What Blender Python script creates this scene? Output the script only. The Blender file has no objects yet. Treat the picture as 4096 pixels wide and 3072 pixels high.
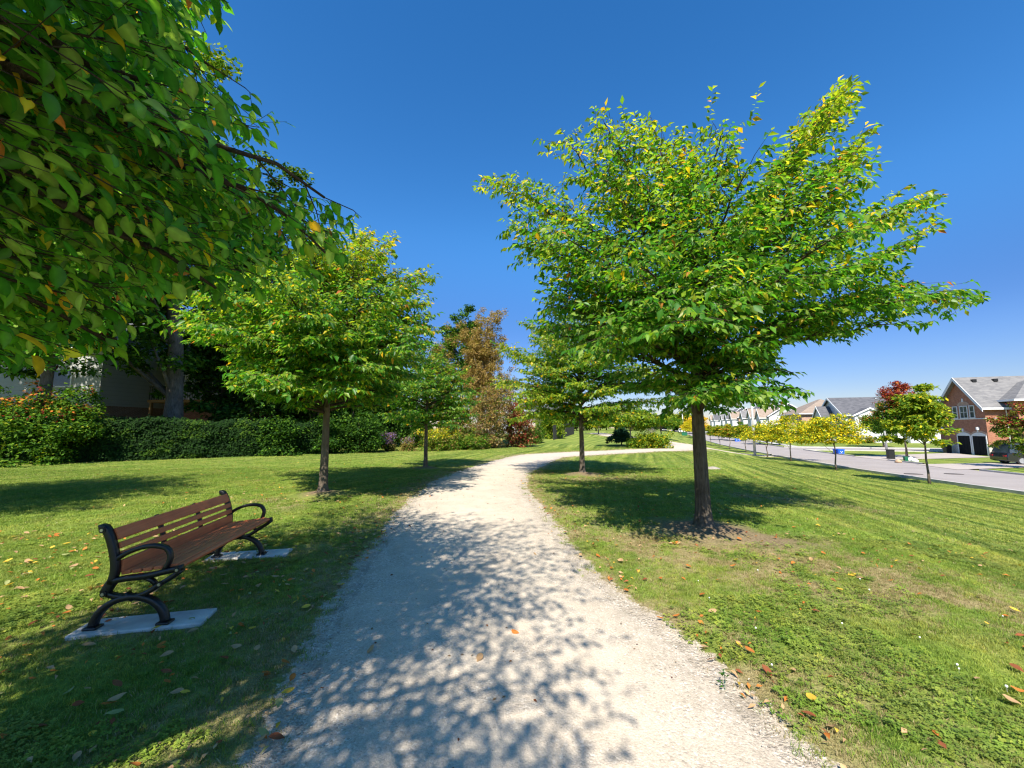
import bpy, math, random
import numpy as np
from mathutils import Vector, Matrix
R = math.radians
SC = bpy.context.scene
COL = SC.collection

# ------------------------------------------------------------------ camera, light, exposure
EYE = 1.6
PITCH = math.atan(44 / 400)
cam = bpy.data.objects.new('camera', bpy.data.cameras.new('camera'))
COL.objects.link(cam)
cam.location = (0, 0, EYE)
cam.rotation_euler = (math.pi / 2 + PITCH, 0, 0)
cam.data.sensor_width = 36
cam.data.lens = 36 * 400 / 1024
cam.data.clip_start = 0.05
cam.data.clip_end = 3000
SC.camera = cam

SUN_EL = R(47)
SHX, SHY = 0.20, 0.98                     # horizontal direction in which shadows fall
sd = bpy.data.lights.new('sun', 'SUN')
sd.energy = 4.9
sd.angle = R(0.53)
sd.color = (1.0, 0.93, 0.81)
sun = bpy.data.objects.new('sun', sd)
COL.objects.link(sun)
sun.rotation_euler = Vector((SHX * math.cos(SUN_EL), SHY * math.cos(SUN_EL), -math.sin(SUN_EL))).to_track_quat('-Z', 'Y').to_euler()
sun.location = (0, 0, 60)

W = bpy.data.worlds.new('World')
SC.world = W
W.use_nodes = True
wn = W.node_tree
wn.nodes.clear()
sky = wn.nodes.new('ShaderNodeTexSky')
sky.sky_type = 'NISHITA'
sky.sun_disc = False
sky.sun_elevation = SUN_EL
sky.sun_rotation = math.atan2(-SHX, -SHY)
sky.altitude = 100
sky.air_density = 1.0
sky.dust_density = 0.1
sky.ozone_density = 3.0
hs = wn.nodes.new('ShaderNodeHueSaturation')
hs.inputs['Saturation'].default_value = 1.32
hs.inputs['Hue'].default_value = 0.503
bg = wn.nodes.new('ShaderNodeBackground')
bg.inputs['Strength'].default_value = 0.116
wo = wn.nodes.new('ShaderNodeOutputWorld')
wn.links.new(sky.outputs[0], hs.inputs['Color'])
tc = wn.nodes.new('ShaderNodeTexCoord')
sz_ = wn.nodes.new('ShaderNodeSeparateXYZ')
wn.links.new(tc.outputs['Generated'], sz_.inputs[0])
rp = wn.nodes.new('ShaderNodeValToRGB')
rp.color_ramp.interpolation = 'EASE'
rp.color_ramp.elements[0].position = 0.0; rp.color_ramp.elements[0].color = (.44, .40, .47, 1)
rp.color_ramp.elements[1].position = 0.46; rp.color_ramp.elements[1].color = (1, 1, 1, 1)
q__ = rp.color_ramp.elements.new(0.20); q__.color = (.57, .53, .64, 1)
wn.links.new(sz_.outputs[2], rp.inputs[0])
ml = wn.nodes.new('ShaderNodeMix'); ml.data_type = 'RGBA'; ml.blend_type = 'MULTIPLY'; ml.inputs[0].default_value = 1.0
wn.links.new(hs.outputs[0], ml.inputs[6]); wn.links.new(rp.outputs[0], ml.inputs[7])
wn.links.new(ml.outputs[2], bg.inputs[0])
wn.links.new(bg.outputs[0], wo.inputs[0])

SC.view_settings.view_transform = 'Standard'
SC.view_settings.look = 'None'
SC.view_settings.exposure = 0.95
SC.view_settings.gamma = 1.0
SC.view_settings.use_curve_mapping = False
SC.render.engine = 'CYCLES'
SC.cycles.max_bounces = 7
SC.cycles.transmission_bounces = 5
SC.cycles.diffuse_bounces = 4
SC.cycles.use_denoising = True
SC.cycles.filter_width = 1.25

# ------------------------------------------------------------------ terrain
NX, NY = 0.953, -0.304                    # across the street (away from the park)
DX, DY = 0.304, 0.953                     # along the street
ZT = [(-60, -.4), (0, -.72), (19, -.86), (23.5, -.99), (33, -1.22), (45, -1.36), (60, -1.46), (80, -1.46),
      (100, -1.2), (116, -.93), (145, -.05), (200, .3), (1500, .3)]
ZTX = np.array([a for a, b in ZT]); ZTY = np.array([b for a, b in ZT])

def sstep(x, a, b):
    k = np.clip((x - a) / (b - a), 0, 1)
    return k * k * (3 - 2 * k)

def H(x, y):
    x = np.asarray(x, float); y = np.asarray(y, float)
    a = NX * x + NY * y
    t = DX * x + DY * y
    s = sstep(a, 1.2, 12.8)
    z = s * np.interp(t, ZTX, ZTY)
    z = z + (1 - s) * 0.85 * sstep(y, 36, 78) * sstep(x, -40, -5)
    z = z + 0.05 * np.sin(x * .35 + 1.3) * np.sin(y * .28) * sstep(np.hypot(x, y), 7, 16) * (1 - s)
    return z

def h(x, y):
    return float(H(x, y))

CP, SP = math.cos(PITCH), math.sin(PITCH)
def ray(u, v):
    return Vector((u - 512, 400 * CP - (384 - v) * SP, 400 * SP + (384 - v) * CP))

def G(u, v):
    """ground point seen at a pixel of the 1024 x 768 picture"""
    d = ray(u, v)
    d /= d.y
    y0, y = 1.0, 1.0
    while y < 600:
        p = d * y
        if EYE + p.z < h(p.x, p.y):
            break
        y0 = y
        y *= 1.03
    lo, hi = y0, y
    for _ in range(30):
        m = (lo + hi) / 2
        p = d * m
        if EYE + p.z < h(p.x, p.y):
            hi = m
        else:
            lo = m
    p = d * hi
    return Vector((p.x, p.y, h(p.x, p.y)))

def at(u, v, y):
    d = ray(u, v)
    d *= y / d.y
    return Vector((d.x, d.y, EYE + d.z))

def ST(a, t, dz=0.0):
    """street coordinates to a point on the terrain"""
    x = NX * a + DX * t
    y = NY * a + DY * t
    return Vector((x, y, h(x, y) + dz))

# value noise for masks
def vnoise(x, y, seed=0):
    x = np.asarray(x, float); y = np.asarray(y, float)
    xi = np.floor(x).astype(np.int64); yi = np.floor(y).astype(np.int64)
    fx = x - xi; fy = y - yi
    fx = fx * fx * (3 - 2 * fx); fy = fy * fy * (3 - 2 * fy)
    def hh(a, b):
        n = (a * 374761393 + b * 668265263 + seed * 982451653) & 0xffffffff
        n = ((n ^ (n >> 13)) * 1274126177) & 0xffffffff
        return ((n ^ (n >> 16)) & 0xffff) / 65535.0
    return (hh(xi, yi) * (1 - fx) + hh(xi + 1, yi) * fx) * (1 - fy) + (hh(xi, yi + 1) * (1 - fx) + hh(xi + 1, yi + 1) * fx) * fy

def fbm(x, y, seed=0, o=3):
    s = 0; a = .5; tot = 0
    for k in range(o):
        s = s + a * vnoise(x * 2 ** k, y * 2 ** k, seed + k * 17)
        tot += a
        a *= .5
    return s / tot

# ------------------------------------------------------------------ small library
def tag(o, label=None, cat=None, group=None, kind=None):
    if label: o['label'] = label
    if cat: o['category'] = cat
    if group: o['group'] = group
    if kind: o['kind'] = kind
    return o

def empty(name, loc, rz=0.0):
    o = bpy.data.objects.new(name, None)
    o.empty_display_size = .3
    COL.objects.link(o)
    o.location = loc
    o.rotation_euler = (0, 0, rz)
    return o

def link(name, me, mat=None, parent=None, loc=None):
    o = bpy.data.objects.new(name, me)
    COL.objects.link(o)
    if mat is not None and not me.materials:
        me.materials.append(mat)
    if parent is not None:
        o.parent = parent
    if loc is not None:
        o.location = loc
    return o

class MB:
    def __init__(s):
        s.v = []; s.f = []
    def add(s, vs, fs):
        b = len(s.v)
        s.v += [tuple(p) for p in vs]
        s.f += [tuple(i + b for i in f) for f in fs]
        return s
    def box(s, x0, x1, y0, y1, z0, z1):
        return s.add([(x0, y0, z0), (x1, y0, z0), (x1, y1, z0), (x0, y1, z0), (x0, y0, z1), (x1, y0, z1), (x1, y1, z1), (x0, y1, z1)],
                     [(0, 3, 2, 1), (4, 5, 6, 7), (0, 1, 5, 4), (1, 2, 6, 5), (2, 3, 7, 6), (3, 0, 4, 7)])
    def tube(s, pts, rad, n=6, cap=True, sx=1.0, side=None):
        """swept tube; rad is a number or a list"""
        P = [Vector(p) for p in pts]
        if not hasattr(rad, '__len__'): rad = [rad] * len(P)
        vs = []; fs = []
        ref = Vector(side) if side else None
        for i, p in enumerate(P):
            t = (P[min(i + 1, len(P) - 1)] - P[max(i - 1, 0)]).normalized()
            if ref is None:
                ref = t.orthogonal().normalized()
            a = (ref - t * ref.dot(t))
            a = a.normalized() if a.length > 1e-5 else t.orthogonal().normalized()
            if side is None: ref = a
            b = t.cross(a)
            for k in range(n):
                an = 2 * math.pi * (k + .5) / n
                vs.append(p + a * (math.cos(an) * rad[i] * sx) + b * (math.sin(an) * rad[i]))
        for i in range(len(P) - 1):
            for k in range(n):
                k2 = (k + 1) % n
                fs.append((i * n + k, i * n + k2, (i + 1) * n + k2, (i + 1) * n + k))
        if cap:
            fs.append(tuple(reversed(range(n))))
            fs.append(tuple(range((len(P) - 1) * n, len(P) * n)))
        return s.add(vs, fs)
    def prism(s, poly, axis, d0, d1):
        """polygon (list of 2-tuples) extruded along axis 0/1/2"""
        n = len(poly)
        def mk(p, d):
            return {0: (d, p[0], p[1]), 1: (p[0], d, p[1]), 2: (p[0], p[1], d)}[axis]
        vs = [mk(p, d0) for p in poly] + [mk(p, d1) for p in poly]
        fs = [tuple(range(n)), tuple(reversed(range(n, 2 * n)))]
        for k in range(n):
            k2 = (k + 1) % n
            fs.append((k2, k, n + k, n + k2))
        return s.add(vs, fs)
    def lathe(s, prof, n=16, c=(0, 0), z0=0):
        vs = []; fs = []
        for r, z in prof:
            for k in range(n):
                an = 2 * math.pi * k / n
                vs.append((c[0] + r * math.cos(an), c[1] + r * math.sin(an), z0 + z))
        for i in range(len(prof) - 1):
            for k in range(n):
                k2 = (k + 1) % n
                fs.append((i * n + k, i * n + k2, (i + 1) * n + k2, (i + 1) * n + k))
        fs.append(tuple(reversed(range(n)))); fs.append(tuple(range((len(prof) - 1) * n, len(prof) * n)))
        return s.add(vs, fs)
    def mesh(s, name, mat, smooth=False):
        me = bpy.data.meshes.new(name)
        me.from_pydata(s.v, [], s.f)
        me.update()
        if mat is not None: me.materials.append(mat)
        if smooth:
            me.polygons.foreach_set('use_smooth', [True] * len(me.polygons))
        return me
    def build(s, name, mat, parent=None, smooth=False, bevel=0.0, loc=None, fixn=True):
        me = s.mesh(name, mat, smooth)
        if fixn:
            import bmesh
            bm = bmesh.new(); bm.from_mesh(me)
            bmesh.ops.recalc_face_normals(bm, faces=bm.faces[:])
            bm.to_mesh(me); bm.free()
        o = link(name, me, None, parent, loc)
        if bevel > 0:
            m = o.modifiers.new('bevel', 'BEVEL')
            m.width = bevel; m.segments = 2; m.limit_method = 'ANGLE'; m.angle_limit = R(35)
        return o

def np_mesh(name, V, F, mat, col=None, smooth=False):
    """V (n,3), F (m,k) all faces k-gons"""
    V = np.asarray(V, np.float32); F = np.asarray(F, np.int32)
    me = bpy.data.meshes.new(name)
    me.vertices.add(len(V)); me.vertices.foreach_set('co', V.ravel())
    k = F.shape[1]
    me.loops.add(F.size); me.loops.foreach_set('vertex_index', F.ravel())
    me.polygons.add(len(F))
    me.polygons.foreach_set('loop_start', np.arange(len(F), dtype=np.int32) * k)
    me.update(calc_edges=True)
    if smooth: me.polygons.foreach_set('use_smooth', np.ones(len(F), bool))
    if col is not None:
        a = me.color_attributes.new('col', 'FLOAT_COLOR', 'POINT')
        c = np.ones((len(V), 4), np.float32); c[:, :3] = col
        a.data.foreach_set('color', c.ravel())
    if mat is not None: me.materials.append(mat)
    return me

# ------------------------------------------------------------------ materials
class NT:
    def __init__(s, name):
        s.m = bpy.data.materials.new(name); s.m.use_nodes = True
        s.t = s.m.node_tree; s.t.nodes.clear()
        s.out = s.n('ShaderNodeOutputMaterial')
    def n(s, ty, **kw):
        nd = s.t.nodes.new(ty)
        for k, v in kw.items(): setattr(nd, k, v)
        return nd
    def l(s, a, b): s.t.links.new(a, b)
    def noise(s, vec, scale, detail=4, rough=.55):
        nd = s.n('ShaderNodeTexNoise'); nd.inputs['Scale'].default_value = scale
        nd.inputs['Detail'].default_value = detail; nd.inputs['Roughness'].default_value = rough
        if vec is not None: s.l(vec, nd.inputs['Vector'])
        return nd.outputs['Fac']
    def ramp(s, fac, stops):
        nd = s.n('ShaderNodeValToRGB')
        e = nd.color_ramp.elements
        while len(e) < len(stops): e.new(.5)
        for i, (p, c) in enumerate(stops):
            e[i].position = p; e[i].color = (c[0], c[1], c[2], 1) if hasattr(c, '__len__') else (c, c, c, 1)
        s.l(fac, nd.inputs[0])
        return nd.outputs[0]
    def mix(s, fac, a, b, mode='MIX'):
        nd = s.n('ShaderNodeMix', data_type='RGBA', blend_type=mode)
        for i, x in ((0, fac), (6, a), (7, b)):
            if hasattr(x, 'is_linked'): s.l(x, nd.inputs[i])
            elif hasattr(x, '__len__'): nd.inputs[i].default_value = (x[0], x[1], x[2], 1)
            else: nd.inputs[i].default_value = x
        return nd.outputs[2]
    def math(s, op, a, b=None):
        nd = s.n('ShaderNodeMath', operation=op)
        for i, x in ((0, a), (1, b)):
            if x is None: continue
            if hasattr(x, 'is_linked'): s.l(x, nd.inputs[i])
            else: nd.inputs[i].default_value = x
        return nd.outputs[0]
    def vmath(s, op, a, b):
        nd = s.n('ShaderNodeVectorMath', operation=op)
        for i, x in ((0, a), (1, b)):
            if hasattr(x, 'is_linked'): s.l(x, nd.inputs[i])
            else: nd.inputs[i].default_value = x
        return nd
    def bump(s, hgt, strength=.3, dist=.01):
        nd = s.n('ShaderNodeBump'); nd.inputs['Strength'].default_value = strength
        nd.inputs['Distance'].default_value = dist
        s.l(hgt, nd.inputs['Height'])
        return nd.outputs[0]
    def pos(s): return s.n('ShaderNodeNewGeometry').outputs['Position']
    def obj(s): return s.n('ShaderNodeTexCoord').outputs['Object']
    def attr(s, name, kind='GEOMETRY'):
        nd = s.n('ShaderNodeAttribute'); nd.attribute_name = name; nd.attribute_type = kind
        return nd
    def principled(s, col, rough=.6, normal=None, spec=.4, metal=0.0, coat=0.0):
        p = s.n('ShaderNodeBsdfPrincipled')
        for nm, x in (('Base Color', col), ('Roughness', rough)):
            if hasattr(x, 'is_linked'): s.l(x, p.inputs[nm])
            elif hasattr(x, '__len__'): p.inputs[nm].default_value = (x[0], x[1], x[2], 1)
            else: p.inputs[nm].default_value = x
        p.inputs['Specular IOR Level'].default_value = spec
        p.inputs['Metallic'].default_value = metal
        p.inputs['Coat Weight'].default_value = coat
        if normal is not None: s.l(normal, p.inputs['Normal'])
        s.l(p.outputs[0], s.out.inputs[0])
        return p

def M_simple(name, c, rough=.6, var=.12, scale=3.0, bump=0.0, bscale=60, spec=.4, metal=0.0, coat=0.0):
    t = NT(name)
    o = t.obj()
    f = t.noise(o, scale, 5)
    col = t.ramp(f, [(.3, [k * (1 - var) for k in c]), (.7, [min(1, k * (1 + var)) for k in c])])
    nrm = t.bump(t.noise(o, bscale, 3), bump, .01) if bump else None
    t.principled(col, rough, nrm, spec, metal, coat)
    return t.m

def M_leaf(name, trans=.52, rough=.42, spec=.45):
    t = NT(name)
    a = t.attr('col').outputs['Color']
    n = t.noise(t.pos(), 22, 2)
    a2 = t.mix(1.0, a, t.ramp(n, [(.3, .82), (.7, 1.12)]), 'MULTIPLY')
    p = t.principled(a2, rough, None, spec)
    tr = t.n('ShaderNodeBsdfTranslucent')
    t.l(t.mix(1.0, a2, (1.7, 1.85, .8), 'MULTIPLY'), tr.inputs['Color'])
    mx = t.n('ShaderNodeMixShader'); mx.inputs[0].default_value = trans
    t.l(p.outputs[0], mx.inputs[1]); t.l(tr.outputs[0], mx.inputs[2]); t.l(mx.outputs[0], t.out.inputs[0])
    return t.m

def M_bark(name, c1, c2, sc=9.0):
    t = NT(name)
    o = t.obj()
    st = t.vmath('MULTIPLY', o, (1, 1, .16)).outputs[0]
    f = t.noise(st, sc * 3, 6, .7)
    g = t.noise(o, 2.2, 4)
    col = t.mix(.45, t.ramp(f, [(.35, c1), (.65, c2)]), t.ramp(g, [(.3, c1), (.7, c2)]))
    t.principled(col, .9, t.bump(f, 1.0, .06), .15)
    return t.m

def stripes(t, pos):
    """light and dark mowing bands on the grass, running along the slope"""
    sx = t.n('ShaderNodeSeparateXYZ'); t.l(pos, sx.inputs[0])
    X, Y = sx.outputs[0], sx.outputs[1]
    wob = t.math('MULTIPLY', t.math('SUBTRACT', t.noise(pos, .035, 1), .5), 9.0)
    a = t.math('ADD', t.math('ADD', t.math('MULTIPLY', X, NX), t.math('MULTIPLY', Y, NY)), wob)
    tt = t.math('ADD', t.math('MULTIPLY', X, DX), t.math('MULTIPLY', Y, DY))
    cx = t.n('ShaderNodeCombineXYZ')
    t.l(t.math('MULTIPLY', a, 3.4), cx.inputs[0]); t.l(t.math('MULTIPLY', tt, .07), cx.inputs[1])
    n1 = t.noise(cx.outputs[0], 1.0, 3, .6)
    amp = t.n('ShaderNodeMapRange'); t.l(a, amp.inputs[0])
    amp.inputs[1].default_value = 1.5; amp.inputs[2].default_value = 4.5
    amp.inputs[3].default_value = .25; amp.inputs[4].default_value = 1.0
    far = t.n('ShaderNodeMapRange'); t.l(Y, far.inputs[0])
    far.inputs[1].default_value = 14; far.inputs[2].default_value = 24
    am = t.math('MAXIMUM', amp.outputs[0], t.math('MULTIPLY', far.outputs[0], .8))
    st = t.ramp(n1, [(.34, 0.0), (.46, .35), (.56, .75), (.66, 1.0)])
    return st, am

def grass_colour(t, pos, scale=1.0):
    st, am = stripes(t, pos)
    big = t.noise(pos, .55, 5, .65)
    med = t.noise(pos, 1.6, 4)
    fine = t.noise(pos, 14, 3)
    c = t.ramp(big, [(.3, (.130 * scale, .225 * scale, .027 * scale)), (.7, (.235 * scale, .305 * scale, .050 * scale))])
    c = t.mix(t.math('MULTIPLY', t.ramp(med, [(.45, 0.0), (.75, 1.0)]), .55), c, (.29 * scale, .28 * scale, .075 * scale))
    dark = t.mix(1.0, c, (.36, .50, .42), 'MULTIPLY')
    lite = t.mix(1.0, c, (1.75, 1.45, 1.9), 'MULTIPLY')
    sc = t.mix(st, dark, lite)
    c = t.mix(am, c, sc)
    c = t.mix(1.0, c, t.ramp(fine, [(.3, .78), (.7, 1.2)]), 'MULTIPLY')
    return c

def gravel_colour(t, pos, ed):
    v = t.n('ShaderNodeTexVoronoi'); v.inputs['Scale'].default_value = 85; t.l(pos, v.inputs['Vector'])
    stone = t.n('ShaderNodeSeparateColor'); t.l(v.outputs['Color'], stone.inputs[0])
    fine = t.ramp(stone.outputs[0], [(0, (.20, .17, .14)), (.12, (.38, .325, .26)), (.5, (.49, .42, .34)), (.88, (.55, .475, .385)), (1, (.78, .72, .63))])
    pack = t.ramp(t.noise(pos, 1.7, 6, .65), [(.28, (.52, .435, .335)), (.5, (.60, .51, .40)), (.72, (.66, .57, .455))])
    g2 = t.ramp(t.noise(pos, 130, 3, .7), [(.3, .78), (.7, 1.12)])
    e2 = t.math('ADD', t.math('MULTIPLY', ed, .6), t.ramp(t.noise(pos, 2.6, 5), [(.42, .1), (.7, .6)]))
    c = t.mix(1.0, t.mix(e2, pack, fine), g2, 'MULTIPLY')
    d = t.noise(pos, 5.0, 6, .7)
    c = t.mix(t.math('MULTIPLY', t.math('ADD', t.math('MULTIPLY', ed, .55), .06), t.ramp(d, [(.44, 0.0), (.66, 1.0)])), c, (.27, .23, .175))
    sp = t.ramp(t.noise(pos, 48, 2), [(.70, 0.0), (.74, 1.0)])
    c = t.mix(t.math('MULTIPLY', sp, .5), c, (.12, .09, .065))
    hgt = t.math('ADD', t.math('MULTIPLY', v.outputs['Distance'], -.7), t.math('ADD', t.noise(pos, 45, 4), t.math('MULTIPLY', t.noise(pos, 4, 3), 1.5)))
    return c, hgt

def M_ground():
    t = NT('lawn_ground')
    pos = t.pos()
    g = grass_colour(t, pos, .85)
    dry = t.attr('dry').outputs['Fac']
    soil = t.attr('soil').outputs['Fac']
    f = t.noise(pos, 30, 4)
    tan = t.ramp(f, [(.3, (.22, .17, .085)), (.7, (.40, .32, .17))])
    c = t.mix(t.math('MULTIPLY', dry, .9), g, tan)
    so = t.ramp(f, [(.3, (.13, .092, .055)), (.7, (.30, .22, .14))])
    c = t.mix(soil, c, so)
    gr = t.attr('grit').outputs['Fac']
    gm = t.ramp(t.math('ADD', gr, t.math('MULTIPLY', t.math('SUBTRACT', t.noise(pos, 16, 5, .7), .5), 1.5)), [(.42, 0.0), (.58, 1.0)])
    gc, gh = gravel_colour(t, pos, gr)
    c = t.mix(gm, c, gc)
    b = t.math('ADD', t.noise(pos, 45, 4), t.math('MULTIPLY', t.noise(pos, 9, 3), .8))
    t.principled(c, .95, t.bump(b, .8, .03), .1)
    return t.m

def M_blade(name, dry=False):
    t = NT(name)
    pos = t.pos()
    info = t.n('ShaderNodeObjectInfo')
    rnd = info.outputs['Random']
    if dry:
        c = t.ramp(rnd, [(0, (.20, .18, .06)), (.5, (.36, .29, .13)), (1, (.46, .38, .2))])
    else:
        c = t.mix(1.0, grass_colour(t, pos, 1.15), t.ramp(rnd, [(0, (.72, .8, .7)), (.6, (1.05, 1.08, 1.0)), (1, (1.5, 1.25, 1.1))]), 'MULTIPLY')
    p = t.principled(c, .5, None, .3)
    tr = t.n('ShaderNodeBsdfTranslucent'); t.l(c, tr.inputs['Color'])
    mx = t.n('ShaderNodeMixShader'); mx.inputs[0].default_value = .35
    t.l(p.outputs[0], mx.inputs[1]); t.l(tr.outputs[0], mx.inputs[2]); t.l(mx.outputs[0], t.out.inputs[0])
    return t.m

def M_gravel():
    t = NT('crushed_stone')
    pos = t.pos()
    ed = t.attr('edge').outputs['Fac']
    c, hgt = gravel_colour(t, pos, ed)
    t.principled(c, .92, t.bump(hgt, .38, .009), .2)
    return t.m

def M_brick(name, c1, c2, mortar=(.42, .38, .33), sc=1.0):
    t = NT(name)
    o = t.obj()
    sx = t.n('ShaderNodeSeparateXYZ'); t.l(o, sx.inputs[0])
    cb = t.n('ShaderNodeCombineXYZ')
    t.l(t.math('ADD', sx.outputs[0], sx.outputs[1]), cb.inputs[0]); t.l(sx.outputs[2], cb.inputs[1])
    b = t.n('ShaderNodeTexBrick'); t.l(cb.outputs[0], b.inputs['Vector'])
    b.inputs['Scale'].default_value = sc
    b.inputs['Brick Width'].default_value = .24; b.inputs['Row Height'].default_value = .085
    b.inputs['Mortar Size'].default_value = .008
    b.inputs['Color1'].default_value = (*c1, 1); b.inputs['Color2'].default_value = (*c2, 1)
    b.inputs['Mortar'].default_value = (*mortar, 1)
    b.inputs['Bias'].default_value = -.3
    big = t.ramp(t.noise(o, 2.5, 5, .7), [(.3, .75), (.7, 1.15)])
    t.principled(t.mix(1.0, b.outputs['Color'], big, 'MULTIPLY'), .9, t.bump(b.outputs['Fac'], -.3, .01), .2)
    return t.m

def M_siding(name, c):
    t = NT(name)
    o = t.obj()
    w = t.n('ShaderNodeTexWave', wave_type='BANDS', bands_direction='Z', wave_profile='SAW')
    w.inputs['Scale'].default_value = .5 / .15 * .314
    t.l(o, w.inputs['Vector'])
    col = t.mix(t.math('MULTIPLY', t.ramp(w.outputs['Fac'], [(.0, 1.0), (.14, 0.0)]), .45), c, [k * .45 for k in c])
    t.principled(t.mix(1.0, col, t.ramp(t.noise(o, .8, 3), [(.3, .93), (.7, 1.04)]), 'MULTIPLY'), .55, t.bump(w.outputs['Fac'], .3, .02), .3)
    return t.m

def M_shingle(name, c1, c2):
    t = NT(name)
    o = t.obj()
    st = t.vmath('MULTIPLY', o, (1, 1, 4)).outputs[0]
    v = t.n('ShaderNodeTexVoronoi'); v.inputs['Scale'].default_value = 2.2; t.l(st, v.inputs['Vector'])
    s = t.n('ShaderNodeSeparateColor'); t.l(v.outputs['Color'], s.inputs[0])
    col = t.ramp(s.outputs[0], [(.1, c1), (.9, c2)])
    col = t.mix(.45, col, t.ramp(t.noise(o, 1.5, 6), [(.3, c1), (.7, c2)]))
    t.principled(col, .9, t.bump(t.noise(st, 14, 3), .4, .02), .2)
    return t.m

def M_asphalt():
    t = NT('asphalt')
    pos = t.pos()
    c = t.ramp(t.noise(pos, .5, 5), [(.3, (.29, .257, .24)), (.7, (.345, .31, .29))])
    c = t.mix(1.0, c, t.ramp(t.noise(pos, 60, 3), [(.3, .85), (.7, 1.12)]), 'MULTIPLY')
    t.principled(c, .9, t.bump(t.noise(pos, 80, 3), .3, .01), .2)
    return t.m

def M_glass(name='window_glass'):
    t = NT(name)
    t.principled(t.ramp(t.noise(t.obj(), 1.1, 3), [(.3, (.02, .03, .04)), (.7, (.07, .09, .11))]), .08, None, .6)
    return t.m

mat = {}
mat['leaf'] = M_leaf('leaf_surface')
mat['leaf_far'] = M_leaf('far_leaf_surface', .32, .72, .12)
mat['leaf_dead'] = M_leaf('fallen_leaf_surface', .12, .7, .2)
mat['bark'] = M_bark('grey_brown_bark', (.085, .066, .05), (.24, .195, .15))
mat['bark_mid'] = M_bark('brown_bark', (.034, .028, .022), (.23, .195, .155))  # darker bark: the crown shade on park trunks is put into the colour
mat['bark_dark'] = M_bark('dark_bark', (.04, .03, .022), (.12, .09, .065))
mat['bark_pale'] = M_bark('pale_bark', (.22, .19, .15), (.42, .37, .31))
mat['ground'] = M_ground()
mat['blade'] = M_blade('grass_blade')
mat['blade_dry'] = M_blade('dry_grass_blade', True)
mat['gravel'] = M_gravel()
mat['stone'] = M_simple('small_stone', (.52, .47, .41), .9, .3, 40)
mat['asphalt'] = M_asphalt()
mat['concrete'] = M_simple('concrete', (.47, .45, .42), .9, .14, 2.2, .4, 70, .2)
mat['pad'] = M_simple('pad_concrete', (.52, .50, .465), .9, .26, 4, .5, 90, .2)
mat['soil'] = M_simple('bare_soil', (.22, .16, .11), .95, .35, 14, .9, 50, .1)

def M_wood():
    t = NT('composite_slat')
    o = t.obj()
    st = t.vmath('MULTIPLY', o, (9, .5, 9)).outputs[0]
    f = t.noise(st, 4, 5, .6)
    c = t.ramp(f, [(.3, (.62, .155, .055)), (.7, (.78, .235, .09))])
    c = t.mix(1.0, c, t.ramp(t.noise(o, 3, 4), [(.3, .86), (.7, 1.12)]), 'MULTIPLY')
    t.principled(c, .55, t.bump(f, .25, .004), .35)
    return t.m
mat['slat'] = M_wood()
mat['iron'] = M_simple('black_powder_coat', (.010, .010, .011), .34, .2, 30, .25, 140, .5)
mat['bolt'] = M_simple('steel_bolt', (.5, .5, .5), .35, .1, 10, 0, 60, .5, .9)
mat['white'] = M_simple('white_paint', (.78, .78, .77), .5, .04, 2)
mat['trim'] = M_simple('pale_trim', (.62, .63, .64), .5, .06, 2)
mat['glass'] = M_glass()
mat['black'] = M_simple('black_plastic', (.013, .013, .014), .45, .2, 5)
mat['door_porch_black'] = M_simple('black_door_and_porch_shade', (.010, .010, .012), .75, .2, 2, 0, 60, .15)
mat['blue'] = M_simple('blue_plastic', (.012, .11, .62), .4, .08, 5)
mat['green_bin'] = M_simple('green_plastic', (.01, .12, .06), .45, .1, 5)
mat['pole'] = M_simple('pale_concrete_pole', (.60, .60, .58), .8, .08, 3, .2, 60, .2)
mat['metal'] = M_simple('grey_metal', (.38, .39, .40), .45, .1, 4, 0, 60, .5, .5)
mat['tyre'] = M_simple('tyre_rubber', (.02, .02, .02), .85, .1, 6)
mat['fence'] = M_simple('weathered_fence', (.055, .05, .045), .9, .3, 4)
mat['deck'] = M_simple('brown_timber', (.30, .16, .06), .8, .2, 6)
mat['cover'] = M_simple('iron_cover', (.10, .085, .075), .7, .2, 8, .4, 30)
mat['rock'] = M_simple('pale_rock', (.30, .27, .23), .95, .2, 5, .8, 20, .1)
mat['bag'] = M_simple('white_bag_plastic', (.75, .76, .74), .4, .05, 5, .5, 12)

# ------------------------------------------------------------------ ground masks
PATH = [(0.25, -4.0), (0.2, -1.0), (0.14, 2.08), (-0.38, 4.47), (-0.80, 8.15), (-0.98, 11.32), (-0.72, 14.82), (0.15, 18.7)]
for u, v in ((540, 456.3), (566, 454.4), (600, 452.6), (640, 450.6), (672, 448.6), (700, 446.6)):
    p = G(u, v); PATH.append((p.x, p.y))
p = ST(13.4, 50.0); PATH.append((p.x, p.y))
BR = []
for u, v in ((694, 446.4), (684, 444.4), (668, 442.0), (653, 439.8), (640, 438.4), (628, 437.6), (616, 436.2), (604, 434.3), (597, 433.3)):
    p = G(u, v); BR.append((p.x, p.y))

def spline(pts, step=.15):
    P = [np.array(p, float) for p in pts]
    P = [2 * P[0] - P[1]] + P + [2 * P[-1] - P[-2]]
    out = []
    for i in range(1, len(P) - 2):
        p0, p1, p2, p3 = P[i - 1:i + 3]
        n = max(2, int(np.linalg.norm(p2 - p1) / step))
        for k in range(n):
            s = k / n
            out.append(.5 * ((2 * p1) + (-p0 + p2) * s + (2 * p0 - 5 * p1 + 4 * p2 - p3) * s * s + (-p0 + 3 * p1 - 3 * p2 + p3) * s ** 3))
    out.append(P[-2])
    return np.array(out)
PC = spline(PATH); BC = spline(BR, .4)

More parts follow.
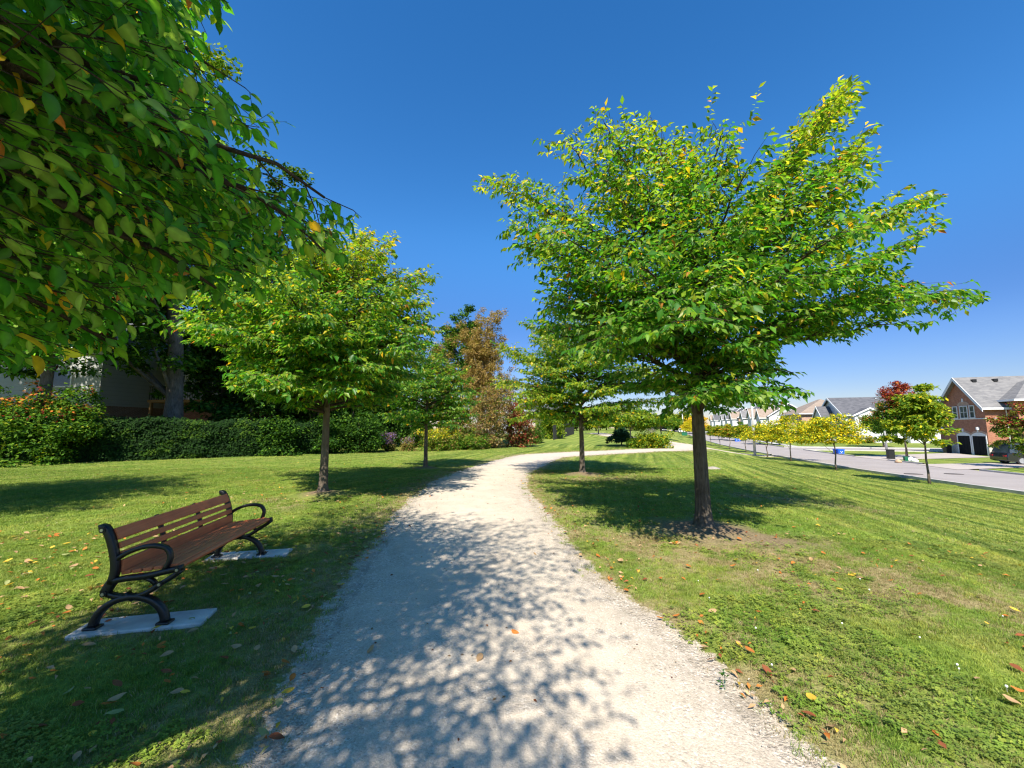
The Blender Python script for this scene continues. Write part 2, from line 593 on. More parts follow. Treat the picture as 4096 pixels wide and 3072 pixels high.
def dist_path(x, y):
    """distance to the path centre line, far points get a big number"""
    x = np.asarray(x, float).ravel(); y = np.asarray(y, float).ravel()
    out = np.full(len(x), 99.0)
    pts = np.vstack([PC[::2], BC[::2]])
    near = np.where((y < 110) & (x > -12) & (x < 45))[0]
    for k in range(0, len(near), 20000):
        i = near[k:k + 20000]
        d = np.hypot(x[i, None] - pts[None, :, 0], y[i, None] - pts[None, :, 1])
        out[i] = d.min(1)
    return out

R1 = G(704, 530); L1 = G(322.7, 494.4); L2 = G(425.5, 468.5); R2 = G(582.4, 474.5)
BENCH_RZ = R(10.2)
BENCH = Vector((-3.30, 3.35, 0)); BENCH.z = h(BENCH.x, BENCH.y)
bx = Vector((math.cos(BENCH_RZ), math.sin(BENCH_RZ), 0)); by = Vector((-math.sin(BENCH_RZ), math.cos(BENCH_RZ), 0))
PADS = [BENCH + bx * .32 + by * 0.07, BENCH + bx * .34 + by * 1.86]

def path_half(x, y):
    return 1.29 + .14 * (fbm(x * .9, y * .9, 5) - .5) + .20 * (fbm(x * 7, y * 7, 9) - .5)

def masks(x, y):
    """dryness, bare soil and distance outside the path edge"""
    x = np.asarray(x, float); y = np.asarray(y, float)
    sh = x.shape
    x = x.ravel(); y = y.ravel()
    d = dist_path(x, y) - path_half(x, y)
    n = fbm(x * 1.1, y * 1.1, 3); n2 = fbm(x * 4, y * 4, 21)
    dry = np.clip(1.2 - d / 1.0, 0, 1) * np.clip((n2 - .22) * 2.6, 0, 1) * .95
    # worn tan strip on the right between path and tree, and further along
    def ell(cx, cy, rx, ry, an):
        c, s = math.cos(an), math.sin(an)
        u = ((x - cx) * c + (y - cy) * s) / rx; w = (-(x - cx) * s + (y - cy) * c) / ry
        return np.clip(1.35 - np.hypot(u, w), 0, 1)
    dry = np.maximum(dry, ell(3.1, 5.0, 2.5, 1.05, R(-30)) * np.clip((n2 - .25) * 3, 0, 1) * 1.5)
    dry = np.maximum(dry, ell(4.7, 3.8, 2.0, .6, R(-30)) * np.clip((n2 - .3) * 3, 0, 1) * 1.3)
    dry = np.maximum(dry, ell(6.3, 9.5, 2.5, .5, R(-25)) * np.clip((n - .4) * 3, 0, 1) * .9)
    dry = np.maximum(dry, ell(1.9, 3.2, .7, 1.5, R(20)) * np.clip((n2 - .35) * 3, 0, 1) * .75)
    dry = np.maximum(dry, ell(R2.x + .2, R2.y - 1.1, 2.2, 1.2, 0) * np.clip((n - .25) * 2.5, 0, 1) * .8)
    dry = np.maximum(dry, ell(-4.2, 9.0, 2.2, 1.4, 0) * np.clip((n - .42) * 3, 0, 1) * .7)
    dry = np.maximum(dry, ell(-2.6, 4.7, 1.1, 1.6, R(10)) * np.clip((n2 - .3) * 2.5, 0, 1) * .8)
    soil = np.clip(.8 - d / .30, 0, 1) * np.clip((n2 - .3) * 4, 0, 1) * .85
    for c, r in ((R1, .75), (L1, .42), (L2, .45), (R2, .6)):
        dd = np.hypot(x - c.x, (y - c.y)) / r
        soil = np.maximum(soil, np.clip(1.5 - dd - (n2 - .5) * .9, 0, 1))
    dd = np.hypot((x - R1.x - .5) / 1.1, (y - R1.y + .55) / .5)
    soil = np.maximum(soil, np.clip(1.3 - dd - (n2 - .5), 0, 1) * .9)
    for c in PADS:
        lx = (x - c.x) * bx.x + (y - c.y) * bx.y; ly = (x - c.x) * by.x + (y - c.y) * by.y
        dd = np.hypot(np.maximum(np.abs(lx) - .42, 0), np.maximum(np.abs(ly) - .13, 0))
        soil = np.maximum(soil, np.clip(.9 - dd / .12, 0, 1) * np.clip(n2 * 1.6, 0, 1) * .8)
        dry = np.maximum(dry, np.clip(1 - dd / .5, 0, 1) * .5)
    return np.clip(dry, 0, 1).reshape(sh), np.clip(soil, 0, 1).reshape(sh), d.reshape(sh)

# ------------------------------------------------------------------ ground sheet
def axis(lo, hi, f0, f1, s0, grow):
    xs = list(np.arange(f0, f1, s0))
    s = s0
    while xs[-1] < hi:
        s = min(s * grow, 60); xs.append(xs[-1] + s)
    s = s0; pre = []
    x = f0
    while x > lo:
        s = min(s * grow, 60); x -= s; pre.append(x)
    return np.array(pre[::-1] + xs)
gx = axis(-900, 1100, -7, 8, .11, 1.045)
gy = axis(-60, 1600, -1, 11, .11, 1.03)
X, Y = np.meshgrid(gx, gy)
dry, soil, dpath = masks(X, Y)
Z = H(X, Y)
Z = Z + (fbm(X * 3, Y * 3, 40) - .5) * .03 * (Y < 25) * (dpath > .15) * np.clip(dpath, 0, 1)
for c in (R1, L1, L2, R2):
    Z += .09 * np.exp(-((X - c.x) ** 2 + (Y - c.y) ** 2) / .22)
A = NX * X + NY * Y; T = DX * X + DY * Y
Z -= .05 * ((A > 13.6) & (A < 23))
ny, nx = X.shape
idx = np.arange(nx * ny).reshape(ny, nx)
F = np.stack([idx[:-1, :-1], idx[:-1, 1:], idx[1:, 1:], idx[1:, :-1]], -1).reshape(-1, 4)
me = np_mesh('lawn', np.stack([X, Y, Z], -1).reshape(-1, 3), F, mat['ground'], smooth=True)
grit = np.clip(1.15 - dpath / .20, 0, 1.2) * (dpath < .6)
for nm, arr in (('dry', dry), ('soil', soil), ('grit', grit)):
    at_ = me.attributes.new(nm, 'FLOAT', 'POINT'); at_.data.foreach_set('value', arr.astype(np.float32).ravel())
tag(link('lawn', me), kind='structure', label='mown green lawn sloping from the gravel path down to the street')

# ------------------------------------------------------------------ path
def ribbon(C, name, halfw, dz, ragged=True, nacross=15):
    Tn = np.gradient(C, axis=0); Tn /= np.linalg.norm(Tn, axis=1)[:, None]
    N = np.stack([Tn[:, 1], -Tn[:, 0]], -1)
    rows = []; ed = []
    ks = np.linspace(-1, 1, nacross)
    for s in (-1, 1):
        pass
    xl = C - N * halfw; xr = C + N * halfw
    wl = path_half(xl[:, 0], xl[:, 1]) if ragged else np.full(len(C), halfw)
    wr = path_half(xr[:, 0], xr[:, 1]) if ragged else np.full(len(C), halfw)
    if ragged:
        y0 = C[:, 1]
        flare = 0
    for k in ks:
        w = np.where(k < 0, wl, wr)
        rows.append(C + N * (k * w)[:, None])
        ed.append(np.full(len(C), abs(k) ** 2.2))
    P = np.stack(rows, 1); E_ = np.stack(ed, 1)
    z = H(P[..., 0], P[..., 1]) + dz + .010 * (1 - np.abs(ks)[None, :] ** 4) - .014 * (np.abs(ks)[None, :] > .93) - .02 * (np.abs(ks)[None, :] > .99)
    V = np.concatenate([P, z[..., None]], -1).reshape(-1, 3)
    n = len(C); id_ = np.arange(n * nacross).reshape(n, nacross)
    Fq = np.stack([id_[:-1, :-1], id_[:-1, 1:], id_[1:, 1:], id_[1:, :-1]], -1).reshape(-1, 4)
    m = np_mesh(name, V, Fq, mat['gravel'], smooth=True)
    a_ = m.attributes.new('edge', 'FLOAT', 'POINT'); a_.data.foreach_set('value', E_.astype(np.float32).ravel())
    return tag(link(name, m), kind='structure')
PCf = spline(PATH, .07)
tag(ribbon(PCf, 'gravel_path', 1.36, .016), 'pale crushed stone path winding through the lawn between the trees')
tag(ribbon(BC, 'gravel_path', 1.25, .024, False), 'far loop of the pale path climbing behind the bushes')

# ------------------------------------------------------------------ street, kerbs, drives
def strip(name, pts_fn, n, m, dz, mt, label=None):
    V = []; 
    for i in range(n + 1):
        for j in range(m + 1):
            p = pts_fn(i / n, j / m); V.append((p[0], p[1], h(p[0], p[1]) + dz))
    Fq = [(i * (m + 1) + j, i * (m + 1) + j + 1, (i + 1) * (m + 1) + j + 1, (i + 1) * (m + 1) + j) for i in range(n) for j in range(m)]
    o = link(name, np_mesh(name, V, Fq, mt))
    return tag(o, label, kind='structure')
strip('street', lambda i, j: ST(13.9 + 7.6 * j, -50 + 350 * i), 175, 4, .012, mat['asphalt'], 'pale grey asphalt street running past the park')
strip('side_street', lambda i, j: ST(21.3 + 110 * i, 66 + 8.5 * j), 40, 2, .02, mat['asphalt'], 'side street joining the street opposite the park')
def kerb(a, t0, t1, w=.16, name='kerb', along=True, b=None):
    mb = MB(); n = max(2, int(abs(t1 - t0) / 1.5))
    V = []; 
    for k in range(n + 1):
        t = t0 + (t1 - t0) * k / n
        for da, dz in ((0, -.05), (0, .12), (w, .12), (w, -.05)):
            p = ST(a + da, t) if along else ST(t, a + da)
            V.append((p.x, p.y, p.z + dz))
    fs = []
    for k in range(n):
        for j in range(3):
            fs.append((k * 4 + j, k * 4 + j + 1, k * 4 + 5 + j, k * 4 + 4 + j))
    mb.add(V, fs)
    return tag(mb.build(name, mat['concrete']), kind='structure')
kerb(13.74, -40, 49.0); kerb(13.74, 52.0, 280)
D_A = [G(852, 456.6), G(884, 460.3), G(993, 457.4), G(951, 453.0)]
D_B = [G(916, 464.6), G(957, 470.0), G(1075, 466.0), G(1075, 461.4)]
def tcoord(p): return DX * p.x + DY * p.y
kerb(21.5, -40, tcoord(D_B[1]) - .3); kerb(21.5, tcoord(D_B[0]) + .3, tcoord(D_A[1]) - .3); kerb(21.5, tcoord(D_A[0]) + .3, 66)
kerb(21.5, 74.5, 96); kerb(21.5, 102, 280)
kerb(65.85, 21.7, 80, along=False); kerb(74.5, 21.7, 80, along=False)
def quad(name, c, dz, mt, label):
    def f(i, j):
        p = (c[0] * (1 - j) + c[1] * j) * (1 - i) + (c[3] * (1 - j) + c[2] * j) * i
        return p
    return strip(name, f, 8, 4, dz, mt, label)
mat['drive'] = M_simple('drive_surface', (.40, .35, .31), .9, .08, .6, .3, 60, .2)
quad('driveway', D_A, .03, mat['drive'], 'driveway leading to the two black garage doors of the brick house')
quad('driveway', D_B, .03, mat['drive'], 'driveway in the foreground right of the brick house')
strip('driveway', lambda i, j: ST(21.4 + 16 * i, 97 + 5 * j), 6, 2, .03, mat['drive'], 'driveway beside the parked grey car')
strip('pavement', lambda i, j: ST(23.6 + 60 * i, 77.0 + 1.5 * j), 20, 1, .03, mat['concrete'], 'pale pavement strip along the side street lawn')
strip('pavement', lambda i, j: ST(23.6 + 1.5 * j, 78.8 + 130 * i), 50, 1, .034, mat['concrete'], 'pale pavement running in front of the row of houses')

# ------------------------------------------------------------------ leaves and trees
LEAF_LO = (np.array([(0, 0, 0), (.42, .25, .05), (1, 0, -.10), (.42, -.25, .05), (.45, 0, -.03)], float),
           np.array([(0, 4, 1), (4, 2, 1), (0, 3, 4), (4, 3, 2)]))
LEAF_FAR = (np.array([(0, 0, 0), (.45, .3, .04), (1, 0, -.06), (.45, -.3, .04)], float), np.array([(0, 2, 1), (0, 3, 2)]))
_hv = [(0, 0, 0)]
for x_, w_ in ((.12, .14), (.3, .25), (.5, .28), (.7, .22), (.86, .11)):
    _hv += [(x_, w_, .06 - .14 * x_ * x_), (x_, 0, -.14 * x_ * x_), (x_, -w_, .06 - .14 * x_ * x_)]
_hv.append((1.03, 0, -.17))
_hf = [(0, 2, 1), (0, 3, 2)]
for k_ in range(4):
    a_ = 1 + 3 * k_
    _hf += [(a_, a_ + 1, a_ + 4), (a_, a_ + 4, a_ + 3), (a_ + 1, a_ + 2, a_ + 5), (a_ + 1, a_ + 5, a_ + 4)]
_hf += [(13, 14, 16), (14, 15, 16)]
LEAF_HI = (np.array(_hv, float), np.array(_hf))

def norm(a): return a / np.maximum(np.linalg.norm(a, axis=-1, keepdims=True), 1e-9)

_lrng = np.random.default_rng(2024)
RIB = {17: np.array([1.2] + [.86, 1.34, .86] * 5 + [1.0]), 5: np.array([1.1, .92, 1.0, .92, 1.2]), 4: np.ones(4)}
def leaf_geo(pos, d, nrm, size, tmpl):
    d = norm(d); side = norm(np.cross(nrm, d)); up = np.cross(d, side)
    Tv, Tf = tmpl
    wv = _lrng.uniform(.78, 1.15, len(pos))[:, None, None]; cv = _lrng.uniform(.2, 2.8, len(pos))[:, None, None]
    V = pos[:, None, :] + size[:, None, None] * (Tv[None, :, 0:1] * d[:, None, :] + wv * Tv[None, :, 1:2] * side[:, None, :] + cv * Tv[None, :, 2:3] * up[:, None, :])
    n = len(pos); k = len(Tv)
    Fx = (Tf[None] + (np.arange(n) * k)[:, None, None]).reshape(-1, 3)
    return V.reshape(-1, 3), Fx

def leaf_mesh(name, pos, d, nrm, size, col, tmpl, mt, base):
    V, Fx = leaf_geo(pos - np.array(base)[None], d, nrm, size, tmpl)
    k = len(tmpl[0])
    return np_mesh(name, V, Fx, mt, np.repeat(col, k, 0) * np.tile(RIB[k], len(pos))[:, None])

GREENS = np.array([(.038, .140, .012), (.058, .190, .016), (.092, .235, .019), (.15, .285, .028), (.050, .160, .016), (.23, .33, .060)])
YG = np.array([(.22, .29, .018), (.30, .33, .02), (.17, .27, .016)])
YEL = np.array([(.62, .42, .02), (.68, .36, .02), (.55, .45, .05)])
RUST = np.array([(.45, .13, .03), (.5, .2, .04)])
def palette(rng, n, p_yg, p_y, p_r=0.0, greens=GREENS):
    """p_* arrays or numbers"""
    c = greens[rng.integers(0, len(greens), n)].copy()
    u = rng.random(n)
    m = u < p_yg + p_y + p_r; c[m] = YG[rng.integers(0, 3, m.sum())]
    m = u < p_y + p_r; c[m] = YEL[rng.integers(0, 3, m.sum())]
    m = u < p_r; c[m] = RUST[rng.integers(0, 2, m.sum())]
    return c * rng.uniform(.78, 1.2, (n, 1))

def outline(poly, jit, seed, k=2.16):
    """crown habit: keeps twigs whose tip falls inside the outline the crown shows from the path"""
    P = [(a / k, b / k) for a, b in poly]
    r_ = random.Random(seed)
    def ok(p):
        x, y, z = p[0], p[1], p[2] - EYE
        d = y * CP + z * SP
        if d < .3: return True
        u = 512 + 400 * x / d + r_.gauss(0, jit); v = 384 - 400 * (z * CP - y * SP) / d + r_.gauss(0, jit)
        if v < -45 or u < -45: return True
        c = False
        for i in range(len(P)):
            (x1, y1), (x2, y2) = P[i - 1], P[i]
            if (y1 > v) != (y2 > v) and u < (x2 - x1) * (v - y1) / (y2 - y1) + x1: c = not c
        return c
    return ok

def grow_limb(p0, p1, r0, rng, mb, twigs, dens=1.0, bare=.22, rise=.10, allow=None):
    """one limb with flat sprays of side branches; fills twigs with (start, direction, length, order along limb)"""
    p0 = Vector(p0); p1 = Vector(p1)
    L = (p1 - p0).length
    p1 = p0 + (p1 - p0) * max(.45, 1 - .34 / L)
    L = (p1 - p0).length
    up = Vector((0, 0, 1))
    pc = p0 + (p1 - p0) * .45 + up * (L * rise) + Vector([rng.uniform(-.06, .06) * L for _ in range(3)])
    if allow:
        while L > .8 and not allow(p1):
            p1 = p0 + (p1 - p0) * ((L - .2) / L); L -= .2
    n = max(6, int(L / .3))
    pts = []
    for k in range(n + 1):
        s = k / n
        p = p0 * (1 - s) ** 2 + pc * (2 * s * (1 - s)) + p1 * s * s
        if 0 < k < n: p = p + Vector([rng.uniform(-.03, .03) * min(L, 3) * .7 for _ in range(3)])
        pts.append(p)
    if allow:
        q_ = n
        while q_ > n * .35 and not allow(pts[q_]): q_ -= 1
        if q_ < n: q_ = max(4, q_ - 1)
        pts = pts[:q_ + 1]; n = q_
    rad = [r0 * (1 - .88 * (k / n) ** .8) + .002 for k in range(n + 1)]
    mb.tube(pts, rad, 6)
    def P(s):
        f = s * n; i = min(int(f), n - 1); return pts[i].lerp(pts[i + 1], f - i)
    ns = int(L / .17 * dens) + 2
    sg = 1
    for q in range(ns + 1):
        s = bare + (1 - bare) * (q + rng.uniform(-.3, .3)) / ns
        s = min(max(s, bare), 1.0)
        T = (P(min(1, s + .05)) - P(max(0, s - .05))).normalized()
        N = T.cross(up)
        N = N.normalized() if N.length > .2 else Vector((rng.uniform(-1, 1), rng.uniform(-1, 1), 0)).normalized()
        sg = -sg
        an = rng.uniform(.6, 1.05) * (1 - .35 * s)
        if q == ns: an = 0
        roll = rng.uniform(-.45, .45)
        D = T * math.cos(an) + N * (sg * math.sin(an) * math.cos(roll)) + up * (math.sin(an) * math.sin(roll) + rng.uniform(-.05, .12))
        D.normalize()
        l = min(1.35, max(.28, L * (.16 + .30 * (1 - s) ** .8 * (.4 + .6 * min(1, s * 3))))) * rng.uniform(.75, 1.15)
        a0 = P(s); a1 = a0 + D * l + up * (-.06 * l)
        if allow and not allow(a0.lerp(a1, .8)):
            l *= .45; a1 = a0 + D * l
            if not allow(a1): continue
        am = a0 + D * (l * .5) + up * (.05 * l)
        kept = 0
        m = max(1, int(l / .12)); sg2 = 1
        for w in range(m + 1):
            f = (w + .5) / (m + .5)
            b0 = a0.lerp(am, f * 2) if f < .5 else am.lerp(a1, f * 2 - 1)
            sg2 = -sg2
            N2 = D.cross(up)
            N2 = N2.normalized() if N2.length > .2 else N
            a2 = rng.uniform(.5, 1.1) if w < m else 0
            D2 = D * math.cos(a2) + N2 * (sg2 * math.sin(a2)) + up * rng.uniform(-.45, .25)
            D2.normalize()
            l2 = rng.uniform(.16, .36) * (1.15 - .4 * f)
            if allow and not allow(b0 + D2 * (l2 + .05)): continue
            mb.tube([b0, b0 + D2 * l2], [.0028, .0012], 3, cap=False)
            twigs.append((*b0, *D2, l2, s)); kept = w + 1
        if kept:
            fk = min(1.0, kept / (m + .5)); ae = am.lerp(a1, fk * 2 - 1) if fk > .5 else a0.lerp(am, fk * 2)
            mb.tube([a0, am, ae] if fk > .55 else [a0, ae], [max(.004, rad[min(int(s * n), n)] * .45), .004, .002][:3 if fk > .55 else 2], 4, cap=False)

def twig_leaves(twigs, rng, spacing=.05, size=.1, droop=.55):
    tw = np.array(twigs)
    cnt = np.maximum(2, (tw[:, 6] / spacing).astype(int)) + 1
    ii = np.repeat(np.arange(len(tw)), cnt)
    k = np.concatenate([np.arange(c) for c in cnt])
    f = (k + .5) / cnt[ii]
    D = tw[ii, 3:6]
    pos = tw[ii, 0:3] + D * (tw[ii, 6] * f)[:, None]
    n = len(ii)
    sg = np.where(k % 2 == 0, 1.0, -1.0)
    up = np.array([0, 0, 1.0])
    N = norm(np.cross(D, up[None]) + rng.normal(0, .05, (n, 3)))
    tip = (k == cnt[ii] - 1)
    side = np.where(tip, .1, 1.0)
    d = D * rng.uniform(.35, .8, (n, 1)) + N * (sg * side * rng.uniform(.5, 1, n))[:, None] + rng.normal(0, .18, (n, 3))
    d[:, 2] -= rng.uniform(.1, 1, n) * droop * 1.4
    d = norm(d)
    nr = up[None] * 1.0 + rng.normal(0, .42, (n, 3)) + D * .2
    nr = norm(nr - d * (nr * d).sum(1)[:, None])
    sz = size * rng.uniform(.45, 1.25, n)
    return pos, d, nr, sz, tw[ii, 7]

def trunk_path(base, top, rng, wob=.05, lean=(0, 0)):
    n = 9
    pts = []
    for k in range(n + 1):
        s = k / n
        z = base.z - .12 + (top - base.z + .12) * s
        pts.append(Vector((base.x + lean[0] * s + rng.uniform(-wob, wob) * s, base.y + lean[1] * s + rng.uniform(-wob, wob) * s, z)))
    return pts

def park_tree(label, base, top, clear, Rr, seed, tips=(), n_auto=20, trunk_r=.11, leaf=.1, lean=(0, 0), spacing=.05, dens=1.0,
              tmpl=LEAF_LO, yellow=lambda z, s, rng: (.12, .03, 0.0), auto_filter=None, profile=None, group=None, bark='bark', jet=0.0, allow=None, bare=.22):
    rng = random.Random(seed); nr = np.random.default_rng(seed)
    root = empty('park_tree', base)
    tag(root, label, 'tree', group)
    tp = trunk_path(base, top - .35 * (top - clear - base.z) * .5, rng, .05, lean)
    nT = len(tp) - 1
    def onT(z):
        for a, b in zip(tp, tp[1:]):
            if z <= b.z: return a.lerp(b, max(0, (z - a.z) / (b.z - a.z)))
        return tp[-1].copy()
    tr = []
    for k, p in enumerate(tp):
        zz = p.z - base.z
        r = trunk_r * (1 - .28 * min(1, zz / clear)) * (1.0 if zz < clear else max(.12, 1 - .85 * (zz - clear) / max(.1, top - base.z - clear)))
        tr.append(r)
    fine = []; fr = []
    for k in range(40):
        s = k / 39 * nT; i = min(int(s), nT - 1); q = tp[i].lerp(tp[i + 1], s - i)
        zz = q.z - base.z
        fl = 1 + .85 * math.exp(-max(0, zz + .02) / .10)
        fine.append(q); fr.append((tr[i] * (1 - s + i) + tr[i + 1] * (s - i)) * fl * (1 + rng.uniform(-.03, .03)))
    mb = MB(); mb.tube([q - base for q in fine], fr, 14)
    me = mb.mesh('trunk', mat[bark], True)
    link('trunk', me, None, root)
    T_all = []
    prof = profile or (lambda f: (.80 + .2 * math.sin(min(1, f * 2.2) * math.pi * .5)) if f < .45 else max(.16, 1 - ((f - .45) / .55) ** 1.5 * .86))
    jobs = []
    for u in tips:
        p1 = Vector(u[:3]); za = u[3] if len(u) > 3 else None
        if za is None:
            za = base.z + clear + .75 * max(0, (p1.z - base.z - clear)) * .55
        jobs.append((onT(za), p1))
    for k in range(n_auto):
        f = (k + .5) / n_auto
        az = k * 2.39996 + rng.uniform(-.3, .3) + seed
        hz = base.z + clear + (top - base.z - clear) * f * .98
        rr = Rr * prof(f) * rng.uniform(.78, 1.1)
        p1 = Vector((base.x + lean[0] * f + rr * math.cos(az), base.y + lean[1] * f + rr * math.sin(az), hz + rng.uniform(-.15, .25)))
        if auto_filter and not auto_filter(p1): continue
        za = base.z + clear + (hz - base.z - clear) * .62 - (0 if f > .1 else 0)
        jobs.append((onT(za), p1))
    for p0, p1 in jobs:
        b = MB(); L = (p1 - p0).length
        grow_limb(p0, p1, min(trunk_r * .45, .010 + .011 * L), rng, b, T_all, dens, bare, .10, allow)
        b.v = [(x - base.x, y - base.y, z - base.z) for x, y, z in b.v]
        me = b.mesh('limb', mat['bark_dark'], True)
        link('limb', me, None, root)
    if jet:
        for k in range(int(jet)):
            az = rng.uniform(0, 6.28); rr = Rr * rng.uniform(.1, .65)
            zz = top - .35 * rr / Rr - rng.uniform(.3, .9)
            b0 = Vector((base.x + lean[0] + rr * math.cos(az), base.y + lean[1] + rr * math.sin(az), zz))
            D = Vector((rng.uniform(-.35, .35), rng.uniform(-.35, .35), 1)).normalized()
            T_all.append((*b0, *D, rng.uniform(.4, .8), 1.0))
    pos, d, nm, sz, s = twig_leaves(T_all, nr, spacing, leaf)
    zf = np.clip((pos[:, 2] - base.z - clear) / (top - base.z - clear), 0, 1)
    pyg, py, pr = yellow(zf, s, nr)
    col = palette(nr, len(pos), pyg, py, pr)
    return root, pos, d, nm, sz * 1.0, col, tmpl

def finish_crown(res, mt='leaf'):
    root, pos, d, nm, sz, col, tmpl = res
    me = leaf_mesh('crown', pos, d, nm, sz, col, tmpl, mat[mt], root.location)
    o = link('crown', me, None, root)
    tag(o, kind='stuff')
    return root

# --- the big tree right of the path
def px(u, v, y, za=None):
    p = at(u / 2.16, v / 2.16, y)
    return (p.x, p.y, p.z) if za is None else (p.x, p.y, p.z, za)
tips = [px(1015, 435, 6.2), px(1050, 575, 6.0), px(1125, 690, 6.0), px(1190, 270, 6.2), px(1060, 395, 7.0), px(1285, 225, 6.0), px(1405, 245, 6.4),
        px(1590, 260, 5.6), px(1835, 190, 6.0, 3.4), px(1790, 230, 6.6, 3.2), px(1880, 290, 6.2, 3.2), px(1900, 365, 6.2, 3.0), px(2035, 405, 6.5, 3.0), px(2020, 500, 5.9, 2.8),
        px(2010, 590, 6.6, 2.6), px(2130, 632, 6.3, 2.5), px(1960, 690, 6.8, 2.4), px(1890, 745, 6.2, 2.4), px(1780, 830, 4.9, 2.0), px(1700, 870, 5.6, 2.1), px(1640, 850, 4.4, 2.2),
        px(1490, 665, 3.7, 2.6), px(1300, 700, 4.4, 2.5), px(1255, 745, 4.9, 2.3), px(1380, 640, 4.0, 2.9), px(1360, 830, 6.2, 2.2), px(1410, 905, 6.6, 2.2), px(1510, 850, 4.2, 2.0),
        px(1200, 640, 7.0, 2.6), px(1350, 520, 4.1, 3.0), px(1550, 560, 3.9, 3.0), px(1690, 600, 4.3, 2.9), px(1450, 400, 4.8, 3.4), px(1300, 350, 5.2, 3.4),
        px(1650, 440, 4.8, 3.4), px(1750, 500, 5.2, 3.0), px(1180, 480, 5.0, 3.0), px(1850, 560, 5.2, 2.8), px(1240, 580, 5.4, 2.7), px(1500, 330, 6.5, 3.6), px(1600, 730, 4.4, 2.5), px(1450, 800, 5.0, 2.3), px(1710, 340, 6.0, 3.2),
        px(1150, 640, 5.6, 2.6), px(1130, 520, 6.4, 2.9), px(1700, 720, 4.8, 2.3), px(1820, 650, 5.6, 2.5), px(1500, 480, 4.2, 3.2)]
OUT_R1 = outline([(1005, 430), (1040, 365), (1130, 345), (1190, 265), (1265, 275), (1280, 205), (1340, 210), (1400, 230), (1440, 260), (1500, 270), (1540, 235), (1610, 235), (1600, 310),
    (1640, 330), (1690, 205), (1790, 175), (1840, 145), (1875, 160), (1870, 240), (1900, 265), (1880, 340), (1910, 350), (1880, 400), (2040, 395), (2045, 480), (1960, 560), (1985, 600), (2145, 620),
    (2130, 655), (2020, 720), (1900, 700), (1830, 780), (1760, 740), (1680, 720), (1700, 790), (1790, 830), (1770, 880), (1700, 900), (1600, 880), (1530, 900), (1440, 940), (1390, 900), (1430, 850),
    (1350, 860), (1240, 780), (1130, 700), (1180, 640), (1120, 590), (1045, 575), (1060, 520), (1100, 480), (1060, 440)], 4, 1)
OUT_L1 = outline([(345, 690), (400, 620), (540, 560), (640, 500), (750, 465), (850, 490), (885, 550), (955, 590), (940, 640), (955, 720), (920, 800), (850, 880), (700, 895), (600, 875), (470, 835), (450, 790), (520, 760), (400, 735)], 4, 2)
OUT_T0 = outline([(-50, -50), (232, -50), (240, 30), (205, 20), (220, 86), (190, 75), (200, 96), (294, 114), (298, 152), (250, 142), (262, 185), (290, 198), (372, 203), (370, 238), (345, 264), (302, 287), (284, 316),
    (240, 328), (215, 306), (150, 312), (170, 352), (140, 364), (90, 347), (40, 374), (-50, 374)], 4, 3, 1)
finish_crown(park_tree('large green park tree with a wide crown and thick trunk, right of the gravel path', R1, 6.9, 1.75, 3.1, 11, tips, 24, .125, .118, allow=OUT_R1, bark='bark_mid',
             lean=(-.05, -.1), dens=1.0, spacing=.039, jet=6,
             yellow=lambda z, s, r: (.08 + .80 * z ** 2 * (s > .35), .010 + .10 * z ** 2, .005), group='trees lining the gravel path'))
# --- tree left of the path
tipsL = [px(360, 690, 10.0, 2.6), px(480, 820, 8.8, 2.0), px(940, 590, 10.6, 3.0), px(930, 680, 9.6, 2.6), px(800, 500, 10.2, 4.4), px(850, 510, 10.4, 4.2), px(450, 610, 10.5, 3.2), px(700, 480, 10, 4.5),
         px(740, 720, 7.4, 2.8), px(560, 800, 8.6, 2.1), px(640, 740, 7.6, 2.6), px(880, 760, 9.0, 2.3), px(800, 700, 7.8, 2.9), px(420, 730, 9.6, 2.5)]
TS = Vector((-12.6, 6.2, h(-12.6, 6.2)))
finish_crown(park_tree('park tree at the far left edge, mostly hidden by the overhanging branches', TS, 6.8, 2.0, 3.6, 83, [], 60, .11, .125, dens=1.0, spacing=.05,
             yellow=lambda z, s, r: (.1 + .3 * z, .02, .003), group='trees lining the gravel path'))
finish_crown(park_tree('park tree with a pale sunlit trunk left of the path, just beyond the bench', L1, 6.9, 1.95, 3.3, 23, tipsL, 66, .105, .14, allow=OUT_L1,
             dens=1.1, spacing=.042, jet=4, yellow=lambda z, s, r: (.12 + .95 * z ** 1.6 * (s > .4), .015 + .14 * z ** 2, .003), group='trees lining the gravel path'))
finish_crown(park_tree('small park tree with a round crown, further along the left side of the path', L2, 5.1, 1.6, 2.1, 31, [px(1025, 860, 16, 2.2), px(1010, 790, 16.4, 2.6)], 48, .085, .14,
             dens=1.0, spacing=.045, yellow=lambda z, s, r: (.10 + .4 * z ** 2 * (s > .4), .02, .004), group='trees lining the gravel path'))
finish_crown(park_tree('slim dark trunked park tree with yellow green outer leaves behind the biggest one', R2, 6.0, 1.75, 3.0, 47,
             [px(1080, 745, 13.4, 3.0), px(1085, 830, 13.2, 2.5), px(1440, 905, 13.0, 2.0), px(1130, 690, 13.6, 3.6), px(1110, 860, 12.6, 2.2)], 58, .10, .13, bark='bark_mid',
             dens=1.05, spacing=.045, yellow=lambda z, s, r: (.12 + .75 * (s > .55) * (r.random(len(z)) < .8), .04, .003), group='trees lining the gravel path'))

